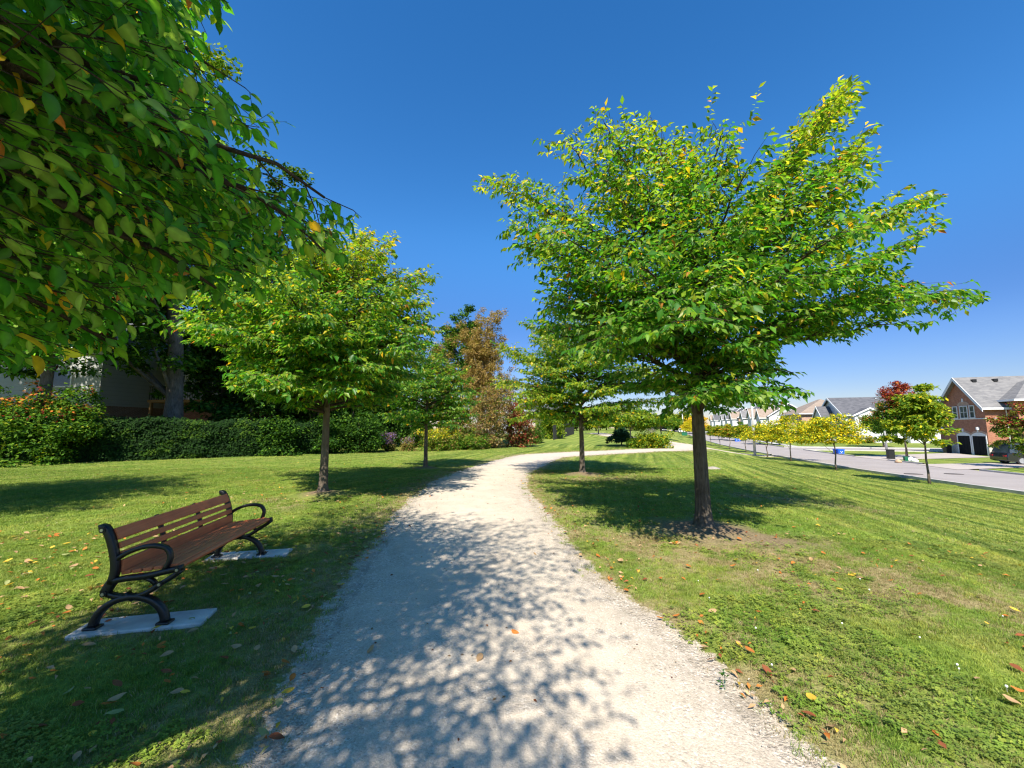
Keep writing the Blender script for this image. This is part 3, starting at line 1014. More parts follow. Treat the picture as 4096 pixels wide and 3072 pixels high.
# --- the tree overhead on the left, rooted behind the camera
T0 = Vector((-2.9, -1.3, h(-2.9, -1.3)))
tips0 = [px(775, 465, 3.0, 2.7), px(770, 575, 3.3, 2.5), px(625, 262, 3.2, 3.2), px(490, 75, 3.4, 3.6), px(455, 165, 3.2, 3.4),
         px(560, 650, 2.9, 2.3), px(345, 755, 2.8, 2.0), px(150, 735, 2.6, 1.9), px(40, 770, 2.6, 1.9), px(90, 640, 2.5, 2.1),
         px(300, 640, 2.6, 2.2), px(420, 560, 2.6, 2.4), px(330, 480, 2.5, 2.5), px(80, 440, 2.4, 2.4), px(450, 420, 2.7, 2.8), px(250, 330, 2.6, 2.8),
         px(380, 300, 2.9, 3.0), px(180, 120, 3.6, 3.3), px(380, 60, 3.3, 3.5), px(20, 540, 2.6, 2.2), px(500, 560, 3.3, 2.4),
         px(250, 560, 3.6, 2.3), px(60, 330, 3.4, 2.6), px(350, 400, 3.5, 2.7), px(20, 680, 3.2, 2.0), px(180, 640, 3.5, 2.1), px(640, 480, 3.2, 2.6), px(520, 330, 3.3, 2.9),
         (-2.3, .9, 5.8), (-3.2, 1.0, 6.4), (-1.2, -.6, 5.4), (-1.3, .9, 5.6), (-1.9, 1.2, 6.3), (-1.6, .2, 5.0),
         (-.45, -1.9, 4.4), (-.6, -2.6, 5.0), (-.6, -.4, 5.2), (-.4, .5, 5.6), (-1.0, 1.4, 6.0), (-2.1, 1.7, 6.2), (-3.6, 1.2, 6.0), (-1.6, .6, 6.4), (-4.6, .6, 5.4), (-5.6, -.3, 4.2),
         (-.3, -1.0, 4.6), (-.35, -.2, 4.9), (-1.3, -2.6, 5.0), (-.9, .1, 4.6), (-2.5, .6, 5.2), (-3.8, .3, 5.0), (-1.5, -1.2, 6.4), (-2.9, 1.5, 5.4), (-1.9, -.2, 5.6)]
root, pos, d, nm, sz, col, tm = park_tree('near tree whose leafy branches reach in from the upper left above the bench', T0, 6.9, 2.2, 3.1, 61, tips0, 14, .13, .092, allow=OUT_T0, bare=.3,
             dens=.85, spacing=.05, tmpl=LEAF_HI, auto_filter=lambda p: not (p.y > .8 and (p.z - 1.6) < 1.5 * p.y), jet=0,
             yellow=lambda z, s, r: (.06, .028, .007), group=None)
col = col * 1.35  # leaf colour lifted to brighten this tree's shaded crown
# leaves nobody can see singly: keep only the fine template for those in front of the lens
rel = pos - np.array([0, 0, EYE])
ydep = rel[:, 1] * CP + rel[:, 2] * SP
uu = 512 + 400 * rel[:, 0] / np.maximum(ydep, .01)
vv = 384 - 400 * (rel[:, 2] * CP - rel[:, 1] * SP) / np.maximum(ydep, .01)
inv = (ydep > .8) & (uu > -20) & (uu < 1044) & (vv > -20) & (vv < 788)
keep = ~((ydep > .2) & (ydep < 1.35) & (uu > -60) & (vv > -60))       # no leaf right against the lens
order = np.argsort(-(sz / np.maximum(ydep, .1)) * (inv & keep))
big = [i for i in order if inv[i] and keep[i] and 3 < uu[i] < 1020 and 3 < vv[i] < 760][:300]
bigm = np.zeros(len(pos), bool); bigm[big] = True
o = link('crown', leaf_mesh('crown', *[a[inv & ~bigm & keep] for a in (pos, d, nm, sz, col)], LEAF_HI, mat['leaf'], root.location), None, root)
tag(o, kind='stuff')
o = link('upper_crown', leaf_mesh('upper_crown', *[a[~inv & keep & (np.random.default_rng(1).random(len(pos)) < 1.1)] for a in (pos, d, nm, sz, col)], LEAF_LO, mat['leaf'], root.location), None, root)
tag(o, kind='stuff')
lm = []
crg = np.random.default_rng(5)
for c in (list(GREENS) + list(GREENS * 1.2) + [YEL[0] * .8, YEL[1] * .8, YG[0]]) * 3:
    V, Fx = leaf_geo(np.zeros((1, 3)), np.array([[1., 0, 0]]), np.array([[0, 0, 1.]]), np.ones(1), LEAF_HI)
    lm.append((np.array(c), np_mesh('leaf', V, Fx, mat['leaf'], np.repeat(np.array([c]), len(V), 0) * RIB[17][:, None])))
for i in big:
    dd = Vector(d[i]).normalized(); s_ = Vector(nm[i]).cross(dd).normalized(); u_ = dd.cross(s_)
    k = min(range(len(lm)), key=lambda q: float(np.abs(lm[q][0] - col[i]).sum()) + (0 if q % 3 == i % 3 else .03))
    ob = link('leaf', lm[k][1], None, root)
    Mx = Matrix((dd * sz[i], s_ * sz[i], u_ * sz[i])).transposed().to_4x4()
    Mx.translation = Vector(pos[i]) - root.location
    ob.matrix_local = Mx

# ------------------------------------------------------------------ clump foliage for everything further off
def clump_leaves(rng, centres, crad, per, size, flat=.55, outward=None):
    n = len(centres)
    cc = np.repeat(centres, per, 0); rr = np.repeat(crad, per)
    v = norm(rng.normal(0, 1, (n * per, 3))) * (rng.random((n * per, 1)) ** .45)
    p = cc + v * rr[:, None] * np.array([1, 1, flat])
    nrm = norm(v * .5 + np.array([0, 0, .9]) + rng.normal(0, .5, (n * per, 3)))
    d = rng.normal(0, 1, (n * per, 3)); d[:, 2] -= .3
    d = norm(d - nrm * (d * nrm).sum(1)[:, None])
    return p, d, nrm, size * rng.uniform(.6, 1.25, n * per)

def crown_clumps(rng, c, rad, n, inner=.45, lump=.18, flatbot=.0, boxy=0.0):
    v = norm(rng.normal(0, 1, (n, 3)))
    ln = 1 + lump * np.sin(v[:, 0] * 4 + c[0]) * np.cos(v[:, 1] * 5 + c[1]) + lump * .8 * np.sin(v[:, 2] * 7 + v[:, 0] * 3)
    r = (inner + (1 - inner) * rng.random(n) ** .6) * ln
    p = v * r[:, None]
    if boxy:
        g_ = 1 / np.sqrt(np.maximum(.15, 1 - np.clip(p[:, 2], -.97, .97) ** 2))
        p[:, :2] *= (1 + boxy * (g_ - 1))[:, None]
    if flatbot: p[:, 2] = np.maximum(p[:, 2], -flatbot)
    return np.array(c)[None] + p * np.array(rad)[None]

def far_tree(name, label, base, top, clear, rx, ry, seed, nclump=60, per=60, leaf=.12, crad=.5, colf=None, cat='tree', group=None,
             trunk_r=.06, bark='bark', flat=.55, boxy=.0, inner=.4, shape=None, limbs=6, flatbot=.0, cshift=(0, 0), low=None):
    rng = np.random.default_rng(seed); pr = random.Random(seed)
    root = empty(name, base); tag(root, label, cat, group)
    cz = (top + base.z + clear) / 2; rz = (top - base.z - clear) / 2
    C = crown_clumps(rng, (base.x + cshift[0], base.y + cshift[1], cz), (rx, ry, rz * .95), nclump, inner, flatbot=flatbot, boxy=boxy)
    if shape is not None:
        f = np.clip((C[:, 2] - (cz - rz)) / (2 * rz), 0, 1)
        k = np.array([shape(q) for q in f])
        C[:, 0] = base.x + cshift[0] + (C[:, 0] - base.x - cshift[0]) * k; C[:, 1] = base.y + cshift[1] + (C[:, 1] - base.y - cshift[1]) * k
    cr = crad * rng.uniform(.6, 1.25, nclump)
    per = int(per * 1.5); leaf *= 1.3
    p, d, nm, sz = clump_leaves(rng, C, cr, per, leaf, flat)
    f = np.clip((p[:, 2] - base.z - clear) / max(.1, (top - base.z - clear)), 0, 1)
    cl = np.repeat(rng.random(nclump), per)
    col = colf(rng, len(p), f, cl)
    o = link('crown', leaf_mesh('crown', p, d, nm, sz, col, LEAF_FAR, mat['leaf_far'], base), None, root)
    tag(o, kind='stuff')
    mb = MB()
    tz = clear + (top - base.z - clear) * .7
    pts = [Vector((pr.uniform(-.04, .04) * k + cshift[0] * (k / 6) ** 2.5, pr.uniform(-.04, .04) * k + cshift[1] * (k / 6) ** 2.5, -.1 + (tz + .1) * k / 6)) for k in range(7)]
    mb.tube(pts, [trunk_r * (1.35 if k == 0 else 1 - .12 * k) for k in range(7)], 8)
    link('trunk', mb.mesh('trunk', mat[bark], True), None, root)
    for k in range(limbs):
        q = Vector(C[pr.randrange(len(C))]) - base
        i = min(5, max(1, int((max(clear * .9, min(q.z, tz)) - .0) / tz * 6 * .7)))
        b = MB(); s0 = pts[i]
        b.tube([s0, s0.lerp(q, .5) + Vector((0, 0, .1)), q], [trunk_r * .28, trunk_r * .18, trunk_r * .05], 5)
        link('limb', b.mesh('limb', mat[bark], True), None, root)
    return root

def mixcol(*stops):
    """stops: (weight function or number, colours)"""
    cols = [np.array(c) for w, c in stops]
    def f(rng, n, fz, cl):
        Wt = np.stack([(w(fz, cl) if callable(w) else np.full(n, float(w))) for w, c in stops], 1)
        Wt = np.cumsum(Wt, 1); Wt /= Wt[:, -1:]
        u = rng.random(n)[:, None]
        k = (u > Wt).sum(1)
        out = np.zeros((n, 3))
        for i, c in enumerate(cols):
            m = k == i
            out[m] = c[rng.integers(0, len(c), m.sum())]
        return out * rng.uniform(.75, 1.2, (n, 1))
    return f
DG = [(.018, .055, .008), (.026, .075, .010), (.035, .09, .012)]
MG = [(.06, .15, .013), (.09, .19, .016), (.12, .22, .02)]
YGc = [(.22, .28, .02), (.28, .31, .02), (.17, .25, .02)]
YLc = [(.70, .56, .02), (.76, .50, .02), (.62, .57, .03)]
RDc = [(.22, .03, .022), (.30, .05, .03), (.17, .028, .026)]
BRc = [(.32, .20, .065), (.44, .31, .12), (.22, .14, .05)]
ORc = [(.55, .17, .03), (.6, .24, .05)]

# --- young street trees
def street_tree(u, v, top_v, wpx, label, colf, seed, clear=None, n=70, group='young trees along the near side of the street', lf=.13, cshift=(0, 0)):
    b = G(u, v)
    top = at(u, top_v, b.y).z
    w = wpx * b.y / 400 / 2
    c = clear if clear else 1.5
    return far_tree('street_tree', label, b, top, c, w, w, seed, nclump=n, per=55, leaf=lf, crad=.40 * max(.7, w / 1.6), colf=colf, group=group, trunk_r=.055,
                    flat=.35, inner=.25, limbs=7, flatbot=.75, shape=lambda f: 1.1 - .65 * f ** 1.4, cshift=cshift)
ygt = mixcol((1.0, YLc), (.9, YGc), (.25, MG))
gyt = mixcol((.25, YLc), (1.0, YGc), (.8, MG))
olt = mixcol((.25, YLc), (.7, YGc), (.7, MG), (.12, ORc))
street_tree(929.5, 484, 386, 60, 'green and yellow young tree, nearest the camera of those along the street', mixcol((.2, YLc), (1.6, YGc), (.7, MG)), 101, n=110, cshift=(0, 0))
street_tree(836.5, 470, 413, 76, 'bright yellow young tree second along the street, before the white house', ygt, 102, n=85)
street_tree(791, 461, 415, 66, 'bright yellow young tree between the pale lamp post and the white house', ygt, 103, n=80)
street_tree(767.5, 456.8, 424, 50, 'yellow young tree standing close beside the pale lamp post', ygt, 104, n=60, cshift=(-.2, 0))
street_tree(746, 452.4, 424, 25, 'small green yellow street tree just left of the pale lamp post', olt, 105)
street_tree(730, 449.2, 424, 22, 'small street tree tinged orange, second left of the lamp post', mixcol((.3, YLc), (.7, YGc), (.6, MG), (.3, ORc)), 106)
street_tree(720, 446.6, 424, 20, 'small street tree with a narrow dull green crown, third left of the lamp post', olt, 107)
street_tree(711, 445.2, 425, 16, 'small street tree just right of the big trunk', olt, 108)
street_tree(690, 437.8, 420, 22, 'far street tree just left of the big trunk, pale yellow', mixcol((1.0, YLc), (.5, YGc)), 109, clear=1.2)

# --- trees on the far side of the street
b = G(907, 457.8)
far_tree('maple_tree', 'maple with a red top and green lower crown on the boulevard before the brick house', b, at(907, 379, b.y).z, 1.7, 2.6, 2.3, 120, 190, 60, .15, .5,
         mixcol((lambda f, c: 2.2 * (f > .62) + .15 * (f > .35), RDc), (lambda f, c: .5 * (f > .45), ORc), (lambda f, c: 1.2 * (f < .72), MG), (lambda f, c: .8 * (f < .65), DG)),
         trunk_r=.1, flat=.7, inner=.2, shape=lambda f: 1.15 - .55 * f, cshift=(-.3, 0))
b = G(884, 447.5)
far_tree('maple_tree', 'olive green tree on the corner lawn by the white house', b, at(884, 410, b.y).z, 1.6, 2.4, 2.4, 121, 110, 60, .2, .8,
         mixcol((1, MG), (.6, DG), (.4, YGc), (lambda f, c: .4 * (f > .6), ORc)), trunk_r=.12, inner=.3)
b = G(1027, 468.5)
far_tree('maple_tree', 'small red and green tree at the right edge before the brick house', b, at(1027, 402, b.y).z, .5, 1.5, 1.4, 122, 90, 55, .13, .4,
         mixcol((lambda f, c: 1.5 * (f > .6), RDc), (.8, MG), (.5, YGc), (.3, BRc)), trunk_r=.07, inner=.3)
for k, (u, v, tv, w, lab) in enumerate(((760, 444.5, 423, 4.5, 'green bushy tree in front of the brown roofed townhouse behind the lamp post'), (772, 445, 425, 5.0, 'dull green broad tree beside the townhouse drive'),
                                       (722, 440, 424, 4.0, 'small conical green tree before the furthest white gables'), (738, 441, 422, 4.5, 'pointed green tree between two townhouse fronts'))):
    b = G(u, v)
    far_tree('garden_tree', lab, b, at(u, tv, b.y).z, .5, w / 2, w / 2, 130 + k, 50, 50, .22, .6, mixcol((1, MG), (.6, DG), (.3, YGc)), group='garden trees across the street', inner=.3, limbs=3, trunk_r=.08)

# --- far park trees and bushes
b = G(632, 447.3)
far_tree('park_tree', 'spreading yellow green park tree with a pale trunk, beside the spruce', b, at(632, 409, b.y).z, 1.6, 3.0, 2.4, 140, 110, 55, .17, .55, mixcol((.5, YGc), (1, MG), (.1, YLc)), bark='bark_pale', trunk_r=.08, flat=.4, inner=.3, shape=lambda f: 1.1 - .6 * f)
b = G(661, 438.9)
far_tree('park_tree', 'green park tree standing on the slope by the path junction', b, at(661, 416, b.y).z, 1.7, 3.0, 2.6, 141, 90, 50, .22, .7, mixcol((.5, YGc), (1, MG)), trunk_r=.09, flat=.4, inner=.3, shape=lambda f: 1.1 - .6 * f)
b = G(598.6, 434.4)
far_tree('park_tree', 'small green park tree at the top of the mound near the far path', b, at(598.6, 418, b.y).z, 1.8, 2.4, 2.0, 142, 70, 50, .25, .7, mixcol((.2, YGc), (1, MG)), trunk_r=.1, inner=.3)
b = G(622, 445.3)
rt = far_tree('spruce_tree', 'small dark blue green spruce on the lawn beside the far path', b, at(624, 427, b.y).z, .1, 1.45, 1.2, 143, 170, 60, .11, .22,
         mixcol((1, [(.035, .10, .05), (.05, .13, .07), (.03, .085, .035)])), flat=.35, inner=.1, boxy=.9, shape=lambda f: 1.1 * (1 - f) ** .9 + .03, limbs=2, trunk_r=.07)
def bush(name, label, u, v, top_v, wpx, colf, seed, n=60, per=60, leaf=.13, crad=.4, depth=None, group=None, cat='bush', y=None, inner=.35, flat=.8):
    b = G(u, v) if y is None else Vector((at(u, v, y).x, y, h(at(u, v, y).x, y)))
    top = at(u, top_v, b.y).z
    w = wpx * b.y / 400 / 2
    dp = depth or w
    rng = np.random.default_rng(seed)
    root = empty(name, b); tag(root, label, cat, group)
    per = int(per * 1.35); leaf *= 1.25
    C = crown_clumps(rng, (b.x, b.y, b.z + (top - b.z) * .42), (w * .85, dp * .85, (top - b.z) * .52), n, inner, .15, boxy=.8)
    C[:, 2] = np.maximum(C[:, 2], b.z + .12)
    p, d, nm, sz = clump_leaves(rng, C, crad * rng.uniform(.6, 1.3, n), per, leaf, flat)
    p[:, 2] = np.maximum(p[:, 2], b.z - .02 + rng.random(len(p)) * .1)
    f = np.clip((p[:, 2] - b.z) / (top - b.z), 0, 1)
    col = colf(rng, len(p), f, np.repeat(rng.random(n), per))
    tag(link('foliage', leaf_mesh('foliage', p, d, nm, sz, col, LEAF_FAR, mat['leaf_far'], b), None, root), kind='stuff')
    mb = MB(); pr = random.Random(seed)
    for k in range(9):
        q = Vector(C[pr.randrange(n)]) - b
        mb.tube([(pr.uniform(-.1, .1) + q.x * .2, pr.uniform(-.1, .1) + q.y * .2, -.05), q * .6, q], [.03, .02, .008], 4)
    link('stem', mb.mesh('stem', mat['bark_dark'], True), None, root)
    return root
bush('arching_bush', 'yellow green arching bush beside the spruce, next to the far path', 653, 448, 431, 34, mixcol((1, YGc), (.9, MG), (.2, YLc)), 150, 80)
bush('arching_bush', 'low green bush between the spruce and the yellow green one', 636, 447.5, 438, 16, mixcol((1, MG), (.5, YGc)), 151, 50)
bush('twiggy_bush', 'grey leafless looking shrub behind the yellow green bush', 651, 441, 425, 12, mixcol((1, [(.24, .22, .20), (.30, .27, .25)])), 152, 25, 40, .08, .35)

# tall vegetation along the left boundary
def XYtree(u, y): 
    p = at(u, 430, y); return Vector((p.x, y, h(p.x, y)))
b = XYtree(173, 24)
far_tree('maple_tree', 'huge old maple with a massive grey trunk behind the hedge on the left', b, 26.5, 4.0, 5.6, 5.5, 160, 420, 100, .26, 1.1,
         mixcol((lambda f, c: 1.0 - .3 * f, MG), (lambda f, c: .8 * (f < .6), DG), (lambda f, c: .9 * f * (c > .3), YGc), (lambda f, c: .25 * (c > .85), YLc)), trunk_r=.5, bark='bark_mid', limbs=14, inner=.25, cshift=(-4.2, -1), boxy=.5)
b = Vector((-37, 17, h(-37, 17)))  # maple added out of view to throw shade on the grey house
far_tree('maple_tree', 'tall maple out at the far left added unseen to shade the grey sided house', b, 19, 4.0, 7.5, 6, 164, 300, 60, .35, 1.3, mixcol((1, MG), (.6, DG)), trunk_r=.35, limbs=6, inner=.3)
b = XYtree(40, 19.5)
far_tree('maple_tree', 'tall maple with red patches behind the overhanging branches at the left edge', b, 16, 3.2, 4.6, 4.0, 161, 220, 90, .22, .9,
         mixcol((1, MG), (.7, DG), (lambda f, c: .3 * (f > .5), YGc), (lambda f, c: .9 * (c > .9), ORc), (lambda f, c: .9 * (c < .08), RDc)), trunk_r=.3, limbs=8, inner=.3)
b = XYtree(222, 29)
far_tree('broadleaf_tree', 'dark tall tree with a brownish tinged top behind the left tree', b, 21.5, 1.5, 4.4, 4.0, 162, 330, 90, .25, 1.0,
         mixcol((1, DG), (.6, MG), (lambda f, c: .6 * (f > .75) * (c > .4), BRc), (lambda f, c: .4 * (f > .7), YGc)), trunk_r=.3, limbs=8, inner=.3, boxy=.6)
for k, (u, y, top, r_, lab) in enumerate(((268, 31, 13.5, 3.2, 'dark evergreen immediately left of the pale trunked park tree, behind the hedge'),
                                    (312, 32, 11.5, 3.2, 'dark evergreen seen behind the pale park tree trunk'), (352, 33, 11.0, 3.0, 'dark evergreen right of the pale park tree trunk'),
                                    (388, 34, 9.0, 2.8, 'dark evergreen behind the purple flowers'), (250, 28, 9.5, 2.6, 'dark leafy tree beside the deck stairs'))):
    b = XYtree(u, y)
    far_tree('evergreen_tree', lab, b, top, .3 if u != 130 else 5.0, r_, r_ * .8, 170 + k, 130, 80, .2, .75, mixcol((1, DG), (.35, MG)), group='dark trees along the back of the lawn', trunk_r=.16, limbs=4, inner=.3, boxy=1.0, shape=lambda f: 1.1 - .6 * f)
b = XYtree(461, 46)
far_tree('broadleaf_tree', 'rounded dark green treetop rising behind the brown poplars', b, at(461, 308, 46).z, 5.0, 2.6, 2.4, 180, 150, 70, .24, .7, mixcol((1, MG), (1.2, DG)), trunk_r=.2, inner=.4)
b = XYtree(483, 37)
far_tree('poplar_tree', 'tall narrow poplar with brown withered leaves', b, at(483, 307, 37).z, .6, 2.0, 1.6, 181, 520, 75, .11, .42,
         mixcol((1, BRc), (.5, [(.30, .24, .07)]), (lambda f, c: .15 * (f < .4), MG)), trunk_r=.12, bark='bark_pale', limbs=14, inner=.15, boxy=.7, flat=1.0)
b = XYtree(440, 38)
far_tree('poplar_tree', 'shorter brown leaved poplar left of the tall one', b, at(440, 330, 38).z, 1.0, 2.2, 1.5, 182, 160, 55, .15, .5, mixcol((1, BRc), (.5, YGc), (.2, MG)), trunk_r=.1, bark='bark_pale', limbs=10, inner=.2, flat=1.0)
b = XYtree(510, 40)
far_tree('poplar_tree', 'thin half bare poplar right of the tall brown one', b, at(510, 360, 40).z, 1.0, 1.1, 1.0, 183, 60, 35, .12, .4, mixcol((1, BRc), (.3, RDc)), trunk_r=.08, bark='bark_pale', limbs=14, inner=.2, flat=1.0)
b = XYtree(540, 62)
far_tree('bare_tree', 'grey thin tree beyond the red shrub', b, at(545, 392, 62).z, 1.5, 3.2, 2.0, 184, 60, 26, .16, .8, mixcol((1, [(.26, .22, .22), (.32, .26, .26)])), trunk_r=.14, bark='bark_pale', limbs=16, inner=.2, flat=1.0)
bush('red_shrub', 'dark red leaved shrub near the foot of the brown poplars', 518, 447, 393, 34, mixcol((1, RDc), (.7, BRc), (lambda f, c: .5 * (f < .4), DG)), 185, 130, 60, .13, .5)
bush('brown_shrub', 'brown twiggy shrub under the tall poplar', 489, 448, 380, 44, mixcol((1, BRc), (.3, [(.16, .12, .09)]), (.25, MG)), 186, 200, 55, .12, .5)
bush('brown_shrub', 'brownish green shrub behind the small park tree', 455, 449, 392, 40, mixcol((1, BRc), (.8, MG), (.3, YGc)), 187, 170, 55, .12, .5)
bush('yellow_shrub', 'rounded yellow green shrub further back by the dark fence', 551, 438.5, 409, 26, mixcol((1, YGc), (.6, MG)), 188, 90, 60, .2, .6)
bush('green_shrub', 'low green shrub right of the dark red one', 532, 443, 425, 26, mixcol((1, MG), (.7, DG), (.2, BRc)), 189, 70, 60, .14, .5)
bush('goldenrod_clump', 'greenish goldenrod clump with yellow heads left of the poplars', 438, 450.5, 427, 44, mixcol((1, MG), (lambda f, c: .8 * (f > .55), YLc), (.5, BRc), (.5, YGc)), 190, 110, 60, .09, .35)
bush('goldenrod_clump', 'low weedy green clump before the brown shrubs', 472, 449.5, 434, 34, mixcol((1, MG), (.5, DG), (.3, YGc), (.2, BRc)), 191, 80, 60, .1, .35)
bush('aster_clump', 'clump of purple asters flowering at the lawn edge', 388, 451, 432, 17, mixcol((lambda f, c: 1.6 * (f > .4), [(.26, .14, .38), (.34, .2, .46)]), (1, DG), (.5, BRc)), 192, 60, 60, .07, .3)
bush('aster_clump', 'smaller faded purple aster clump beside the goldenrod', 408, 451, 436, 14, mixcol((lambda f, c: .7 * (f > .5), [(.3, .2, .36)]), (1, BRc), (.8, MG)), 193, 40, 60, .07, .3)
bush('dark_shrub', 'dark shrub left of the purple asters', 362, 452.5, 418, 40, mixcol((1, DG), (.3, MG)), 194, 110, 60, .13, .5)
bush('dark_shrub', 'dark low shrub behind the pale trunked tree', 322, 453.5, 420, 44, mixcol((1, DG), (.35, MG)), 195, 110, 60, .13, .5)
bush('dark_shrub', 'dark shrub at the right end of the hedge', 278, 455, 417, 48, mixcol((1, DG), (.35, MG)), 196, 110, 60, .13, .5)
for k, (u, tv, lab) in enumerate(((300, 396, 'tall dark undergrowth just left of the pale trunk'), (340, 392, 'tall dark undergrowth just right of the pale trunk'), (378, 398, 'tall dark undergrowth above the purple asters'),
                                  (412, 402, 'tall dark undergrowth left of the small park tree trunk'), (258, 400, 'tall dark undergrowth near the right end of the hedge'))):
    bush('undergrowth', lab, u, 445, tv, 46, mixcol((1, DG), (.3, MG)), 210 + k, 150, 60, .18, .6, group='dark undergrowth behind the lawn', y=33.0 + k * .5)
bush('red_orange_shrub', 'tall shrub with orange red upper leaves and green below at the left edge', 30, 463, 380, 120, mixcol((lambda f, c: .5 * (f > .6) * (c > .6), ORc), (lambda f, c: .3 * (f > .5) * (c > .5), RDc), (1.0, MG), (.5, DG), (.12, YGc)), 197, 190, 60, .13, .42, depth=1.6)
bush('green_sapling', 'pale green sapling shrub leaning out of the hedge', 72, 462, 385, 44, mixcol((1, MG), (.4, YGc)), 198, 60, 55, .13, .4, depth=1.0)

# far tree line
ORD = ['first', 'second', 'third', 'fourth', 'fifth', 'sixth', 'seventh', 'eighth', 'ninth', 'tenth', 'eleventh', 'twelfth', 'thirteenth', 'fourteenth', 'fifteenth', 'sixteenth', 'seventeenth', 'eighteenth', 'nineteenth', 'twentieth',
       'twenty-first', 'twenty-second', 'twenty-third', 'twenty-fourth', 'twenty-fifth', 'twenty-sixth', 'twenty-seventh', 'twenty-eighth', 'twenty-ninth', 'thirtieth']
rngf = random.Random(8)
for k in range(26):
    u = 543 + k * 5.9 + rngf.uniform(-2, 2)
    y = rngf.uniform(100, 140) if u < 640 else rngf.uniform(150, 190)
    p = at(u, 430, y); b = Vector((p.x, y, h(p.x, y)))
    hh = (428 - rngf.uniform(408, 417)) * y / 400 + 1.6
    kind = rngf.choice(['dark green', 'mid green', 'yellowing'])
    cf = {'dark green': mixcol((1, DG), (.4, MG)), 'mid green': mixcol((1, MG), (.4, DG)), 'yellowing': mixcol((1, YGc), (.6, MG), (.2, YLc))}[kind]
    far_tree('background_tree', {'dark green': 'dark tree in the row closing the far park end', 'mid green': 'green tree in the row closing the far park end', 'yellowing': 'yellowing tree in the row closing the far park end'}[kind] + f', {ORD[k]} from left',
             b, b.z + max(5, hh), .4, 4.0, 3.0, 300 + k, 40, 40, .5, 1.2, cf, group='background trees at the far end of the park', trunk_r=.2, limbs=0, inner=.2)
b = G(697, 434)
far_tree('autumn_tree', 'golden orange tree at the far end of the street, left of the big trunk', b, at(697, 415, b.y).z, .6, 4.0, 3.2, 340, 60, 50, .4, 1.0, mixcol((1, YLc), (.8, [(.6, .34, .06)])), trunk_r=.15, inner=.3)

# hedge: vine-covered fence from the left edge to the dark trees
def hedge():
    rng = np.random.default_rng(77)
    a = np.array([-33.0, 11.6]); c = np.array([-12.2, 25.6])
    L = np.linalg.norm(c - a); tv = (c - a) / L; nv = np.array([tv[1], -tv[0]])
    base = Vector((a[0], a[1], h(a[0], a[1])))
    root = empty('hedge', base); tag(root, 'long dark green vine covered hedge behind the lawn on the left', 'hedge')
    n = 62000
    s = rng.random(n) * L
    top = 1.95 + .7 * (fbm(s * .4, s * 0, 3) - .5) + .4 * (fbm(s * 2, s * 0, 7) - .5)
    face = rng.random(n) < .75
    z = np.where(face, rng.random(n) * top, top + rng.normal(0, .06, n))
    off = np.where(face, .35 + .6 * fbm(s * 1.2, z * 1.2, 11) + rng.normal(0, .06, n), rng.uniform(-.5, .5, n))
    P = np.stack([a[0] + tv[0] * s + nv[0] * off, a[1] + tv[1] * s + nv[1] * off, z], 1)
    nm = norm(np.stack([nv[0] + rng.normal(0, .4, n), nv[1] + rng.normal(0, .4, n), .5 + rng.normal(0, .4, n)], 1))
    d = norm(rng.normal(0, 1, (n, 3)) + np.array([0, 0, -.6])); d = norm(d - nm * (d * nm).sum(1)[:, None])
    tone = fbm(s * .8, z * 1.5, 15)
    col = mixcol((1, [(.012, .036, .008), (.018, .05, .008)]), (.25, DG))(rng, n, z, s)
    m = (tone > .6) & (rng.random(n) < .6); col[m] = np.array(MG)[rng.integers(0, 3, m.sum())] * .6
    tag(link('foliage', leaf_mesh('foliage', P, d, nm, .13 * rng.uniform(.6, 1.3, n), col, LEAF_FAR, mat['leaf_far'], base), None, root), kind='stuff')
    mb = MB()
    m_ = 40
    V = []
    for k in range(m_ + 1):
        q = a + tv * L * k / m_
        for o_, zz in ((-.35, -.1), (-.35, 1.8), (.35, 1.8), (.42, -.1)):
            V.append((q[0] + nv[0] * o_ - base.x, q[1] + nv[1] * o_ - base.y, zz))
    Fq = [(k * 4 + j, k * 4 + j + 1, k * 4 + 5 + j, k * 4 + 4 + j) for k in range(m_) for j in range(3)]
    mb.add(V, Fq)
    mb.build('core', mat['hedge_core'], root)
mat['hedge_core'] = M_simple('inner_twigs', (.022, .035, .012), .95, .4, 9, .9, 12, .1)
hedge()

